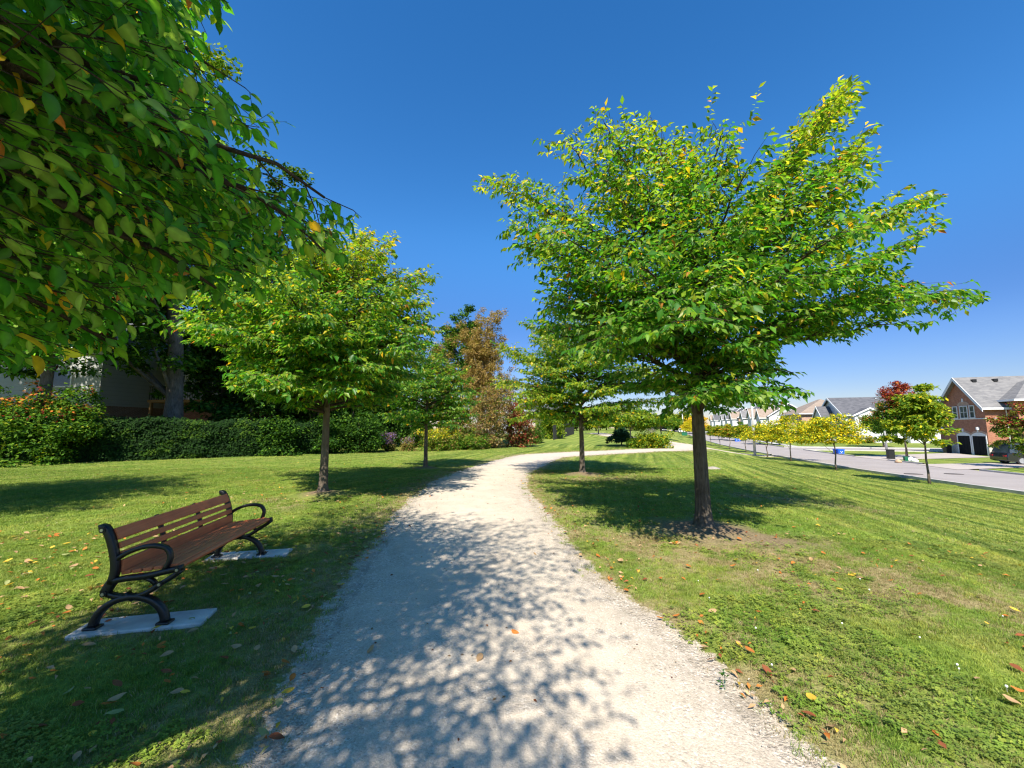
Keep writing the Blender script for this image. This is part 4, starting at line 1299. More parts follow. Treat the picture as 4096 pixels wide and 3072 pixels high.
# ------------------------------------------------------------------ houses
SRZ = math.atan2(NY, NX)
def wall_box(root, x0, x1, y0, y1, z0, z1, mt, name='wall'):
    return MB().box(x0, x1, y0, y1, z0, z1).build(name, mt, root)
def gable_roof(root, x0, x1, y0, y1, ze, zr, ax, mt, oh=.4, th=.14, wall=None, fascia=None):
    """roof slabs over a box; ax is the axis of the ridge"""
    if ax == 'x':
        ym = (y0 + y1) / 2; sl = (zr - ze) / (ym - y0)
        mb = MB()
        for sgn in (-1, 1):
            ye = y0 - oh if sgn < 0 else y1 + oh
            zE = ze - oh * sl
            mb.prism([(ye, zE), (ym, zr), (ym, zr + th), (ye, zE + th)], 0, x0 - oh, x1 + oh)
        r = mb.build('roof', mt, root)
        g = MB().prism([(y0 + .003, ze), (y1 - .003, ze), (ym, zr - .02)], 0, x0 + .003, x1 - .003).build('gable', wall or mt, root)
        if fascia:
            f = MB()
            for xx in (x0 - oh - .06, x1 + oh):
                for sgn in (-1, 1):
                    ye = y0 - oh - .05 if sgn < 0 else y1 + oh + .05
                    zE = ze - (oh + .05) * sl
                    f.prism([(ye, zE - .22), (ym, zr - .22), (ym, zr + th + .03), (ye, zE + th + .03)], 0, xx, xx + .06)
            f.box(x0 - oh, x1 + oh, y0 - oh - .09, y0 - oh, ze - oh * sl - .06, ze - oh * sl + th + .01)
            f.build('fascia', fascia, root)
    else:
        xm = (x0 + x1) / 2; sl = (zr - ze) / (xm - x0)
        mb = MB()
        for sgn in (-1, 1):
            xe = x0 - oh if sgn < 0 else x1 + oh
            zE = ze - oh * sl
            mb.prism([(xe, zE), (xm, zr), (xm, zr + th), (xe, zE + th)], 1, y0 - oh, y1 + oh)
        r = mb.build('roof', mt, root)
        MB().prism([(x0 + .003, ze), (x1 - .003, ze), (xm, zr - .02)], 1, y0 + .003, y1 - .003).build('gable', wall or mt, root)
        if fascia:
            f = MB()
            for yy in (y0 - oh - .06, y1 + oh):
                for sgn in (-1, 1):
                    xe = x0 - oh - .05 if sgn < 0 else x1 + oh + .05
                    zE = ze - (oh + .05) * sl
                    f.prism([(xe, zE - .10), (xm, zr - .10), (xm, zr + th + .03), (xe, zE + th + .03)], 1, yy, yy + .06)
            f.box(x0 - oh - .09, x0 - oh, y0 - oh, y1 + oh, ze - oh * sl - .06, ze - oh * sl + th + .01)
            f.build('fascia', fascia, root)
    return r
def hip_roof(root, x0, x1, y0, y1, ze, zr, mt, oh=.45, fascia=None):
    xa, xb, ya, yb = x0 - oh, x1 + oh, y0 - oh, y1 + oh
    w = min(xb - xa, yb - ya) / 2
    if xb - xa > yb - ya: A_, B_ = (xa + w, (ya + yb) / 2), (xb - w, (ya + yb) / 2)
    else: A_, B_ = ((xa + xb) / 2, ya + w), ((xa + xb) / 2, yb - w)
    V = [(xa, ya, ze), (xb, ya, ze), (xb, yb, ze), (xa, yb, ze), (A_[0], A_[1], zr), (B_[0], B_[1], zr)]
    if xb - xa > yb - ya: fs = [(0, 1, 5, 4), (1, 2, 5), (2, 3, 4, 5), (3, 0, 4), (0, 3, 2, 1)]
    else: fs = [(0, 1, 4), (1, 2, 5, 4), (2, 3, 5), (3, 0, 4, 5), (0, 3, 2, 1)]
    MB().add(V, fs).build('roof', mt, root)
    if fascia:
        f = MB()
        f.box(xa - .08, xb + .08, ya - .08, ya, ze - .14, ze + .06).box(xa - .08, xa, ya + .001, yb + .08, ze - .14, ze + .06)
        f.build('fascia', fascia, root)
def window(root, face, c, z, w, hh, at_=0.0, cols=2, rows=2, frame='white', wide=.09):
    """face W: plane x = at_, centre y = c; face S: plane y = at_, centre x = c"""
    def bx_(mb, a0, a1, z0, z1, d0, d1):
        if face == 'W': mb.box(at_ - d1, at_ - d0, a0, a1, z0, z1)
        else: mb.box(a0, a1, at_ - d1, at_ - d0, z0, z1)
    f = MB()
    bx_(f, c - w / 2 - wide, c + w / 2 + wide, z - wide, z, .0, .07); bx_(f, c - w / 2 - wide, c + w / 2 + wide, z + hh, z + hh + wide, .0, .07)
    bx_(f, c - w / 2 - wide, c - w / 2, z, z + hh, .0, .065); bx_(f, c + w / 2, c + w / 2 + wide, z, z + hh, .0, .065)
    fo = f.build('window', mat[frame], root)
    g = MB(); bx_(g, c - w / 2, c + w / 2, z, z + hh, -.01, .015); g.build('pane', mat['glass'], fo)
    m = MB()
    for k in range(1, cols):
        xx = c - w / 2 + w * k / cols; bx_(m, xx - .022, xx + .022, z, z + hh, .015, .045)
    for k in range(1, rows):
        zz = z + hh * k / rows; bx_(m, c - w / 2, c + w / 2, zz - .022, zz + .022, .015, .042)
    if m.v: m.build('glazing_bar', mat[frame], fo)
    return fo
def house_root(name, label, p, rz=SRZ, cat='house', group=None):
    r = empty(name, p, rz); tag(r, label, cat, group); return r

mat['brick_r'] = M_brick('red_brick', (.31, .115, .065), (.40, .17, .10), (.40, .27, .2))
mat['brick_t'] = M_brick('tan_brick', (.42, .25, .17), (.48, .30, .22))
mat['sid_white'] = M_siding('white_siding', (.66, .67, .68))
mat['sid_pale'] = M_siding('pale_grey_siding', (.55, .56, .57))
mat['sid_grey'] = M_siding('grey_siding', (.42, .43, .42))
mat['sh_grey'] = M_shingle('grey_shingle', (.13, .13, .135), (.22, .215, .21))
mat['sh_dark'] = M_shingle('charcoal_shingle', (.075, .078, .088), (.135, .135, .145))
mat['sh_tan'] = M_shingle('tan_shingle', (.23, .18, .14), (.31, .25, .20))
mat['stone_w'] = M_simple('pale_stone_wall', (.50, .46, .40), .9, .2, 5, .7, 9)

# red brick house on the right
pc = G(990.5, 456.0)
a0 = NX * pc.x + NY * pc.y; t0 = tcoord(pc)
HB = house_root('brick_house', 'red brick house with a steep gable above two black garage doors', ST(a0, t0))
WD = 6.7; EV = 5.6
wall_box(HB, 0, 24, 0, WD, -.3, EV, mat['brick_r'])
gable_roof(HB, 0, 24, 0, WD, EV, EV + 3.3, 'x', mat['sh_grey'], .5, .16, mat['brick_r'], mat['trim'])
wall_box(HB, 1.9, 20, -1.3, 0, -.3, EV + .4, mat['brick_r'])
hip_roof(HB, 1.9, 20, -1.3, 5.2, EV + .45, EV + 2.9, mat['sh_grey'], .5, mat['white'])
for x_, w_ in ((8.0, 1.0), (12.0, 1.2), (16.5, 1.2)):
    window(HB, 'S', x_, 3.9, w_, 1.4, -1.3)
for x_ in (3.2,):
    MB().tube([(1.75, -.08, 0), (1.75, -.08, EV - .2), (1.75, -.35, EV - .05)], .05, 8).build('downspout', mat['white'], HB)
MB().box(-.035, .0, .0, WD, 4.05, 4.15).box(-.035, 1.85, -.035, 0, 4.05, 4.15).build('belt_course', mat['trim'], HB)
wst = MB().box(-.05, 0, -.05, .12, -.3, 1.05).box(-.05, 0, 2.22, 2.42, -.3, 1.05).box(-.05, 0, 4.5, 6.7, -.3, 1.05).box(0.0, 1.85, -.06, 0, -.3, 1.05); wst.build('stone_base', mat['stone_w'], HB)
for y_ in (1.2, 3.45):
    ar = []
    for k in range(11):
        s = -1.06 + 2.12 * k / 10; ar.append((y_ + s, 2.25 + .3 * (1 - (s / 1.06) ** 2)))
    MB().prism([(y_ - 1.06, 2.14)] + ar + [(y_ + 1.06, 2.14)], 0, -.05, -.02).build('door_arch', mat['trim'], HB)
    ar2 = [(y_ - 1.12, 2.2)] + [(y_ + (q - y_) * 1.05, z_ + .22) for q, z_ in ar] + [(y_ + 1.12, 2.2)]
    MB().prism(ar2, 0, -.025, 0).build('brick_arch', mat['brick_t'], HB)
    MB().box(-.09, 0, y_ - .1, y_ + .1, 2.62, 2.98).build('keystone', mat['trim'], HB)
    gd = MB().box(-.03, -.004, y_ - 0.94, y_ + 0.94, -.02, 2.14).build('garage_door', mat['door_porch_black'], HB)
    for r_ in range(4):
        for c_ in range(4):
            yy = y_ - .9 + .45 * c_
            MB().box(-.045, -.03, yy + .04, yy + .42, .05 + .53 * r_, .49 + .53 * r_).build('panel', mat['door_porch_black'], gd)
    MB().box(-.06, -.002, y_ - 1.06, y_ - 0.94, -.05, 2.14).box(-.06, -.002, y_ + 0.94, y_ + 1.06, -.05, 2.14).build('door_frame', mat['white'], HB)
window(HB, 'W', 3.0, 4.25, 1.05, 1.3, 0, 2, 2, 'trim'); window(HB, 'W', 4.35, 4.25, .6, 1.3, 0, 1, 2, 'trim'); window(HB, 'W', 1.75, 4.25, .6, 1.3, 0, 1, 2, 'trim')
ar = [(3.0 + .95 * math.cos(math.pi * k / 10), 5.65 + .55 * math.sin(math.pi * k / 10)) for k in range(11)]
MB().prism(ar, 0, -.02, 0).build('brick_arch', mat['brick_t'], HB)
MB().box(-.06, 0, 2.9, 3.1, 6.1, 6.5).build('keystone', mat['trim'], HB)
MB().box(-.3, -.03, .95, 1.1, 2.85, 3.15).build('wall_lamp', mat['trim'], HB)
for x_ in (.9, 2.8):
    zz = EV + 3.3 - .55 * (3.3 / (WD / 2))
    MB().box(x_, x_ + .35, WD / 2 - .78, WD / 2 - .4, zz + .05, zz + .38).build('roof_vent', mat['black'], HB)
wall_box(HB, 1.2, 18, WD + .003, WD + 2.8, -.3, 3.0, mat['brick_r'])
hip_roof(HB, 1.2, 18, WD + .3, WD + 2.8, 3.0, 3.9, mat['sh_grey'], .3, mat['white'])
MB().box(-.2, 1.2, WD + .2, WD + 2.6, -.3, .35).box(-.6, -.2, WD + .4, WD + 2.6, -.3, .17).build('front_step', mat['stone_w'], HB)
p = HB.matrix_basis @ Vector((-.7, 5.2, .0))
def wheelie(name, label, p, body, s=1.0, rz=SRZ):
    r = empty(name, p, rz); tag(r, label, 'bin')
    V = []
    MB().add([(-.24 * s, -.28 * s, 0), (.24 * s, -.28 * s, 0), (.24 * s, .28 * s, 0), (-.24 * s, .28 * s, 0), (-.29 * s, -.33 * s, .95 * s), (.29 * s, -.33 * s, .95 * s), (.29 * s, .33 * s, .95 * s), (-.29 * s, .33 * s, .95 * s)],
             [(0, 3, 2, 1), (4, 5, 6, 7), (0, 1, 5, 4), (1, 2, 6, 5), (2, 3, 7, 6), (3, 0, 4, 7)]).build('body', body, r, bevel=.02)
    MB().box(-.32 * s, .32 * s, -.35 * s, .35 * s, .955 * s, 1.02 * s).build('lid', body, r, bevel=.02)
    return r
wheelie('wheelie_bin', 'dark bin standing beside the garage of the brick house', Vector((p.x, p.y, h(p.x, p.y) - .01)), mat['black'])

# white and grey gabled house across the side street
pg = ST(39.5, 98)
HG = house_root('gabled_house', 'white sided house with charcoal roof and arched porch', pg)
wall_box(HG, 0, 17, 0, 12, -.3, 5.6, mat['sid_pale'])
gable_roof(HG, 0, 17, 0, 12, 5.6, 9.2, 'x', mat['sh_dark'], .5, .16, mat['sid_pale'], mat['white'])
wall_box(HG, 1.2, 6.2, -1.2, 0, -.3, 5.4, mat['sid_white'])
gable_roof(HG, 1.2, 6.2, -1.2, 3, 5.4, 6.7, 'y', mat['sh_dark'], .35, .14, mat['sid_white'], mat['white'])
MB().box(2.2, 5.2, -1.23, -1.2, 3.2, 4.9).build('porch_shade_panel', mat['door_porch_black'], HG)  # flat black slab painted in for the shade inside the porch
MB().box(1.9, 2.2, -1.5, -1.2, -.2, 5.0).box(5.2, 5.5, -1.5, -1.2, -.2, 5.0).box(1.9, 5.5, -1.52, -1.2, 5.0, 5.35).build('porch_column', mat['white'], HG)
wall_box(HG, 9.5, 15.5, -1.6, 0, -.3, 5.5, mat['sid_white'])
gable_roof(HG, 9.5, 15.5, -1.6, 4, 5.5, 8.2, 'y', mat['sh_dark'], .4, .15, mat['sid_white'], mat['white'])
window(HG, 'S', 7.9, 3.7, .9, 1.5, 0, 2, 4, wide=.22); window(HG, 'S', 7.9, .7, .9, 1.9, 0, 2, 4, wide=.22)
window(HG, 'S', 11.4, 3.7, .9, 1.5, -1.6, 2, 4, wide=.2); window(HG, 'S', 13.4, 3.7, .9, 1.5, -1.6, 2, 4, wide=.2); window(HG, 'S', 12.4, .8, 1.6, 1.7, -1.6, 3, 2, wide=.2)
window(HG, 'W', 3, 3.6, 1.2, 1.4); window(HG, 'W', 8, 3.6, 1.2, 1.4)
gable_roof(HG, -2.2, 6, 3.5, 9.5, 4.4, 7.4, 'x', mat['sh_dark'], .3, .14, mat['sid_pale'], mat['white'])
wall_box(HG, -2.2, 0, 3.5, 9.5, -.3, 4.4, mat['sid_pale'])
for k, (u, lab) in enumerate(((845, 'flowering foundation bush left of the white house wall'), (858, 'rounded foundation bush under the ground floor window of the white house'), (870, 'foundation bush at the corner of the white house'))):
    bush('garden_bush', lab, u, 443.2, 436, 11, mixcol((1, MG), (.5, YGc), (.3, ORc)), 400 + k, 30, 40, .18, .5, group='bushes planted along the white house')

# tan roofed brick house further on
HT = house_root('hipped_house', 'tan brick house with a broad brown hipped roof behind the yellow trees', ST(37, 113))
wall_box(HT, 0, 13, 0, 15, -.3, 6.0, mat['brick_t'])
hip_roof(HT, 0, 13, 0, 15, 6.0, 9.8, mat['sh_tan'], .6, mat['white'])
wall_box(HT, -2.5, 0, 1.0, 7.0, -.3, 3.0, mat['brick_t'])
hip_roof(HT, -2.5, 1.5, 1.0, 7.0, 3.0, 4.4, mat['sh_tan'], .4, mat['white'])
for y_ in (3, 7.5, 12): window(HT, 'W', y_, 3.8, 1.2, 1.5)
for x_ in (3, 7, 10.5): window(HT, 'S', x_, 3.8, 1.1, 1.5)
window(HT, 'S', 5, .8, 1.6, 1.5)
MB().box(-2.53, -2.5, 1.7, 6.3, -.1, 2.3).build('garage_door', mat['white'], HT)

# row of townhouses
roofs = ['sh_tan', 'sh_tan', 'sh_grey', 'sh_tan', 'sh_dark', 'sh_grey', 'sh_dark', 'sh_tan']
names = {'sh_tan': 'brown', 'sh_grey': 'light grey', 'sh_dark': 'charcoal'}
order_ = ['nearest of the row', 'second of the row', 'third of the row', 'fourth of the row', 'fifth of the row', 'sixth of the row', 'seventh of the row', 'furthest of the row']
for k in range(8):
    t_ = 133 + k * 12.5
    Hn = house_root('townhouse', f'{names[roofs[k]]} roofed two storey townhouse with a steep front gable, {order_[k]}', ST(35.5 + .5 * (k % 3), t_), group='townhouses receding along the street')
    rm = mat[roofs[k]]; wm = mat['sid_white'] if k % 2 == 0 else mat['brick_t']
    wall_box(Hn, 0, 10, 0, 10.5, -.4, 5.6, wm)
    gable_roof(Hn, 0, 10, 0, 10.5, 5.6, 9.0 + .4 * (k % 3), 'y', rm, .4, .15, mat['sid_grey'], mat['white'])
    wall_box(Hn, -2.0, 0, .8, 5.2, -.4, 5.2, mat['sid_white'])
    gable_roof(Hn, -2.0, 4.5, .8, 5.2, 5.2, 7.6, 'x', rm, .35, .14, mat['sid_white'], mat['white'])
    window(Hn, 'W', 3.0, 3.4, 1.5, 1.4, -2.0); window(Hn, 'W', 7.7, 3.4, 1.2, 1.4)
    window(Hn, 'S', 3.0, 3.4, .9, 1.3); window(Hn, 'S', 6.5, 3.4, .9, 1.3)
    MB().box(-2.03, -2.0, 1.5, 4.5, -.1, 2.2).build('garage_door', mat['white'], Hn)
    MB().box(3.2, 3.6, 2.4, 2.8, 8.2, 8.75).build('roof_vent', mat['black'], Hn)

# houses behind the hedge on the left
HL = house_root('grey_sided_house', 'grey sided house with brick base half hidden behind the hedge on the left', Vector((-43, 28.5, 0)), R(-4))
mat['brick_s'] = M_brick('brown_brick', (.24, .14, .10), (.30, .18, .13))
wall_box(HL, 0, 14.6, 0, 9, -.2, 3.15, mat['brick_s'])
wall_box(HL, -.02, 14.62, -.03, 9, 3.15, 7.4, mat['sid_grey'])
gable_roof(HL, 0, 14.6, 0, 9, 7.4, 10.5, 'x', mat['sh_dark'], .4, .15, mat['sid_grey'], mat['white'])
window(HL, 'S', 11.6, 4.5, 1.6, 1.1, -.03, 1, 1); window(HL, 'S', 12.0, 2.1, .9, .9, 0, 1, 1); window(HL, 'S', 4.5, 4.5, 1.6, 1.1, -.03, 2, 1)
HW = house_root('white_sided_house', 'white sided house with a brick base behind the huge maple', Vector((-31.5, 32.5, 0)), R(-4))
wall_box(HW, 0, 12, 0, 9, -.2, 3.75, mat['brick_r'])
wall_box(HW, -.02, 12.02, -.03, 9, 3.75, 8.0, mat['sid_white'])
gable_roof(HW, 0, 12, 0, 9, 8.0, 11.2, 'x', mat['sh_grey'], .4, .15, mat['sid_white'], mat['white'])
window(HW, 'S', 7.5, 4.4, 1.6, 2.0, -.03, 2, 1); window(HW, 'S', 4.5, 5.2, 1.2, 1.3, -.03, 2, 2)
MB().tube([(1.4, -.1, 0), (1.4, -.1, 7.9)], .05, 6).build('downspout', mat['white'], HW)
# deck with railing and stairs
DK = house_root('deck', 'raised timber deck with black railing and stairs beside the white sided house', Vector((-27.4, 30.0, 0)), R(-4), cat='deck')
MB().box(0, 5.2, 0, 2.2, 3.5, 3.7).build('deck_board', mat['deck'], DK)
for x_ in (.15, 5.0):
    MB().box(x_, x_ + .16, .05, .21, 0, 3.5).build('post', mat['deck'], DK)
for k in range(27):
    MB().box(.1 + .19 * k, .13 + .19 * k, .02, .05, 3.7, 4.65).build('baluster', mat['black'], DK)
MB().box(.05, 5.15, .0, .07, 4.65, 4.72).build('handrail', mat['black'], DK)
for k in range(12):
    MB().box(5.2 + .27 * k, 5.47 + .27 * k, .1, 1.1, 3.4 - .28 * k, 3.45 - .28 * k).build('tread', mat['deck'], DK)
MB().prism([(5.2, 3.5), (8.6, 0), (8.35, 0), (5.2, 3.2)], 1, .02, .08).build('stringer', mat['deck'], DK)
MB().tube([(5.2, .05, 4.6), (8.5, .05, 1.1)], .035, 6).build('handrail', mat['black'], DK)
AC = house_root('air_conditioner', 'grey air conditioner unit beside the white sided wall', Vector((-30.6, 31.5, 0)), R(-4), cat='air conditioner')
MB().box(0, .9, 0, .7, 1.4, 2.4).build('casing', mat['metal'], AC, bevel=.03)
MB().box(-.1, 1.0, -.1, .8, 0, 1.4).build('stand', mat['concrete'], AC)
f = MB()
for k in range(8): f.box(.06, .84, -.02, -.003, 1.5 + .1 * k, 1.54 + .1 * k)
f.build('grille', mat['black'], AC)
# white gables glimpsed through the middle vegetation
for (u, y, w, z1, z2, lab) in ((507, 66, 7, 2.8, 5.2, 'distant white gabled house glimpsed beside the brown poplars'), (352, 50, 10, 2.4, 4.4, 'low white house glimpsed through the dark trees on the left')):
    p = at(u, 430, y); Hf = house_root('distant_house', lab, Vector((p.x, y, h(p.x, y))), 0)
    wall_box(Hf, -w / 2, w / 2, 0, 8, -.3, z1, mat['sid_white'])
    gable_roof(Hf, -w / 2, w / 2, 0, 8, z1, z2, 'y', mat['sh_grey'], .4, .15, mat['sid_white'], mat['white'])
    window(Hf, 'S', -1.5, z1 - 2.2, 1.2, 1.3); window(Hf, 'S', 2.0, z1 - 2.2, 1.2, 1.3)

# dark board fence on the mound
FA, FB = G(553, 440.0), G(574, 434.2)
FR = empty('board_fence', FA); tag(FR, 'dark weathered board fence behind the yellow green shrub', 'fence')
nb = 46
for k in range(nb):
    q = FA.lerp(FB, k / nb); q2 = FA.lerp(FB, (k + .9) / nb)
    dv = q2 - q; z_ = h(q.x, q.y)
    b = MB(); nn = Vector((dv.y, -dv.x, 0)).normalized() * .03
    b.add([q - FA, q2 - FA, q2 - FA + nn, q - FA + nn] + [x + Vector((0, 0, 1.75)) for x in (q - FA, q2 - FA, q2 - FA + nn, q - FA + nn)],
          [(0, 3, 2, 1), (4, 5, 6, 7), (0, 1, 5, 4), (1, 2, 6, 5), (2, 3, 7, 6), (3, 0, 4, 7)])
    b.build('board', mat['fence'], FR)

# ------------------------------------------------------------------ street furniture
def lamp(u, v, top_v, label, arm=(-1, 0), r=.14, seed=0):
    b = G(u, v); top = at(u, top_v, b.y).z - b.z
    root = empty('street_lamp', b); tag(root, label, 'street lamp', 'pale concrete street lamps')
    MB().tube([(0, 0, -.1), (0, 0, top)], [r, r * .6], 12).build('pole', mat['pole'], root, smooth=True)
    ax_ = Vector((arm[0], arm[1], 0)) * 2.0
    MB().tube([(0, 0, top - .4), tuple(ax_ * .5 + Vector((0, 0, top + .25))), tuple(ax_ + Vector((0, 0, top + .4)))], [.05, .045, .04], 8).build('arm', mat['metal'], root, smooth=True)
    hd = MB(); c = ax_ * 1.15 + Vector((0, 0, top + .38))
    hd.tube([c - ax_ * .16, c, c + ax_ * .16], [.07, .13, .05], 8, sx=1.3, side=(0, 1, 0)); hd.build('lamp_head', mat['metal'], root, smooth=True)
    return root
lamp(755, 455.2, 360, 'tall pale lamp post on the park side, rising into the big tree crown', (.953, -.304))
lamp(886.6, 449.6, 402, 'pale lamp post on the corner across the side street, before the white house', (-.8, -.5), .16)
lamp(683.3, 433.6, 412, 'far pale lamp post left of the big trunk beside the distant white car', (.953, -.304), .2)
lamp(673, 431.6, 418, 'furthest thin lamp post at the end of the park', (.953, -.304), .22)

def bin_box(u, v, label):
    b = G(u, v)
    root = empty('recycling_box', b, SRZ); tag(root, label, 'recycling box', 'blue recycling boxes at the kerb')
    s = 1.0
    m = MB(); a, c, z = .30, .24, .62
    m.add([(-a * .85, -c * .85, 0), (a * .85, -c * .85, 0), (a * .85, c * .85, 0), (-a * .85, c * .85, 0), (-a, -c, z), (a, -c, z), (a, c, z), (-a, c, z),
           (-a + .03, -c + .03, z), (a - .03, -c + .03, z), (a - .03, c - .03, z), (-a + .03, c - .03, z), (-a * .8, -c * .8, .05), (a * .8, -c * .8, .05), (a * .8, c * .8, .05), (-a * .8, c * .8, .05)],
          [(0, 3, 2, 1), (0, 1, 5, 4), (1, 2, 6, 5), (2, 3, 7, 6), (3, 0, 4, 7), (4, 5, 9, 8), (5, 6, 10, 9), (6, 7, 11, 10), (7, 4, 8, 11), (8, 9, 13, 12), (9, 10, 14, 13), (10, 11, 15, 14), (11, 8, 12, 15), (12, 13, 14, 15)])
    m.build('body', mat['blue'], root)
    MB().box(-a - .03, a + .03, -c - .03, -c, z - .08, z).box(-a - .03, a + .03, c, c + .03, z - .08, z).build('rim', mat['blue'], root)
    lg = MB()
    for k in range(3):
        an = 2 * math.pi * k / 3 + .5
        cx_, cz_ = .09 * math.cos(an), .32 + .09 * math.sin(an)
        lg.box(cx_ - .035, cx_ + .035, -c - .02, -c + .0, cz_ - .035, cz_ + .035)
    lg.build('logo', mat['white'], root)
    return root
b = bin_box(840.8, 454.6, 'right hand blue recycling box on the grass corner with a white mark')
bin_box(837.0, 454.3, 'left hand blue recycling box partly behind the other one')
bin_box(736.5, 441.5, 'far blue recycling box on the kerb beyond the small trees')
bin_box(739.0, 441.4, 'second far blue recycling box right beside its neighbour across the street')
bb = G(891, 459.2)
ub = empty('utility_box', bb, SRZ); tag(ub, 'black upright box on the grass under the maple across the street', 'utility box')
MB().box(-.24, .24, -.24, .24, 0, .88).build('body', mat['black'], ub, bevel=.02)
MB().box(-.27, .27, -.27, .27, .88, .93).build('lid', mat['black'], ub, bevel=.01)
g = G(906, 461.8)
r = wheelie('green_box', 'small green organics bin lying at the kerb by the white bags', g, mat['green_bin'], .45)
for k, (u, v, s_, mt, lab, nmx) in enumerate(((911, 461.8, .34, 'bag', 'larger white rubbish bag at the kerb under the maple', 'rubbish_bag'), (915, 462.2, .26, 'bag', 'smaller white rubbish bag right of the larger one', 'rubbish_bag'), (898.5, 462.9, .24, 'cardboard', 'tan crumpled cardboard at the kerb left of the green bin', 'cardboard_heap'))):
    if mt == 'cardboard' and 'cardboard' not in mat: mat['cardboard'] = M_simple('cardboard', (.42, .29, .18), .9, .15, 9)
    q = G(u, v); pr = random.Random(k)
    prof = [(s_ * .7, 0), (s_, s_ * .35), (s_ * .85, s_ * .8), (s_ * .4, s_ * 1.1), (s_ * .12, s_ * 1.3)]
    m = MB().lathe(prof, 12)
    m.v = [(x * pr.uniform(.85, 1.15), y * pr.uniform(.85, 1.15), z * pr.uniform(.92, 1.05)) for x, y, z in m.v]
    o = m.build(nmx, mat[mt], None, smooth=True, loc=q); tag(o, lab, 'bag' if mt == 'bag' else 'cardboard')
for u, v, lab in ((913.5, 474.4, 'left iron manhole cover set in the street'), (954, 474.4, 'right iron drain cover set in the street')):
    q = G(u, v); m = MB().lathe([(.42, 0), (.42, .03), (.36, .034), (.34, .03)], 24)
    tag(m.build('manhole_cover', mat['cover'], None, loc=q + Vector((0, 0, .005))), lab, 'manhole cover', 'covers in the street')
q = G(711.5, 469.0)
m = MB().lathe([(.27, -.05), (.3, .02), (.24, .06), (.13, .08), (.02, .085)], 12); pr = random.Random(4)
m.v = [(x * 1.1 * pr.uniform(.9, 1.1), y * .7 * pr.uniform(.9, 1.1), z * pr.uniform(.8, 1.2)) for x, y, z in m.v]
tag(m.build('flat_rock', mat['rock'], None, smooth=True, loc=q), 'pale flat rock in the grass right of the big tree trunk', 'rock')
q = G(684.5, 435.6)
r = empty('utility_box', q, SRZ); tag(r, 'small dark green cabinet near the far lamp post', 'utility box')
MB().box(-.7, .7, -.5, .5, 0, .9).build('body', mat['green_bin'], r, bevel=.04); MB().box(-.75, .75, -.55, .55, .9, 1.0).build('lid', mat['green_bin'], r)

# ------------------------------------------------------------------ cars
def car(label, p, rz, paint, L=4.6, Wd=1.8, Ht=1.45, suv=False):
    root = empty('parked_car', p, rz); tag(root, label, 'car')
    hb = .95 if suv else .85
    prof = [(-L / 2, .35), (-L / 2 + .03, .7), (-L / 2 + .25, hb - .04), (-L * .18, hb), (L * .27, hb), (L / 2 - .1, hb - .02), (L / 2, .6), (L / 2 - .02, .32), (L / 2 - .3, .22), (-L / 2 + .3, .22)]
    mb = MB(); n = len(prof)
    rings = []
    for yy, sc in ((-Wd / 2, .93), (-Wd / 2 + .08, 1), (Wd / 2 - .08, 1), (Wd / 2, .93)):
        rings.append([(x * (1 if sc == 1 else .985), yy, .5 + (z - .5) * sc) for x, z in prof])
    V = [q for r_ in rings for q in r_]
    fs = [tuple(range(n)), tuple(reversed(range(3 * n, 4 * n)))]
    for r_ in range(3):
        for k in range(n):
            k2 = (k + 1) % n; fs.append((r_ * n + k2, r_ * n + k, (r_ + 1) * n + k, (r_ + 1) * n + k2))
    mb.add(V, fs); mb.build('body', paint, root, smooth=False, bevel=.04)
    g0, g1 = (-L * .20, L * .46) if suv else (-L * .20, L * .36)
    r0, r1 = (-L * .06, L * .40) if suv else (-L * .04, L * .20)
    w0, w1 = Wd / 2 - .06, Wd / 2 - .24
    MB().add([(g0, -w0, hb - .01), (g1, -w0, hb - .01), (g1, w0, hb - .01), (g0, w0, hb - .01), (r0, -w1, Ht), (r1, -w1, Ht), (r1, w1, Ht), (r0, w1, Ht)],
             [(0, 3, 2, 1), (4, 5, 6, 7), (0, 1, 5, 4), (1, 2, 6, 5), (2, 3, 7, 6), (3, 0, 4, 7)]).build('window', mat['glass'], root, bevel=.03)
    MB().box(r0 - .05, r1 + .05, -w1 - .01, w1 + .01, Ht - .01, Ht + .04).build('roof', paint, root, bevel=.02)
    for yy in (-1, 1):
        pm = (g0 + g1) / 2
        MB().tube([(g0 + .02, yy * (w0 + .012), hb), (r0, yy * (w1 + .012), Ht)], .03, 5).tube([(g1 - .02, yy * (w0 + .012), hb), (r1, yy * (w1 + .012), Ht)], .03, 5).tube([(pm, yy * (w0 + .008), hb), ((r0 + r1) / 2, yy * (w1 + .012), Ht)], .03, 5).build('pillar', paint, root)
        for xx in (-L * .31, L * .30):
            t_ = MB(); wy = yy * (Wd / 2 - .10)
            t_.tube([(xx, wy - .11, .33), (xx, wy + .11, .33)], .33, 20, side=(1, 0, 0))
            to = t_.build('wheel', mat['tyre'], root, bevel=.02)
            MB().tube([(xx, wy - .118, .33), (xx, wy + .118, .33)], .21, 16, side=(1, 0, 0)).build('rim', mat['metal'], to)
        MB().box(-L / 2 - .005, -L / 2 + .12, yy * .6 - .18, yy * .6 + .18, .6, .74).build('headlight', mat['white'], root)
        MB().box(L / 2 - .1, L / 2 + .005, yy * .66 - .15, yy * .66 + .15, .62, .76).build('tail_light', mat['tail'], root)
        MB().box(g0 + .05, g0 + .25, yy * (w0 + .12) - .07, yy * (w0 + .12) + .07, hb + .02, hb + .16).build('mirror', paint, root)
    return root
mat['tail'] = M_simple('red_lens', (.35, .01, .01), .2, .05, 5)
mat['car_grey'] = M_simple('grey_car_paint', (.10, .105, .10), .25, .03, 1, 0, 60, .5, .3, .6)
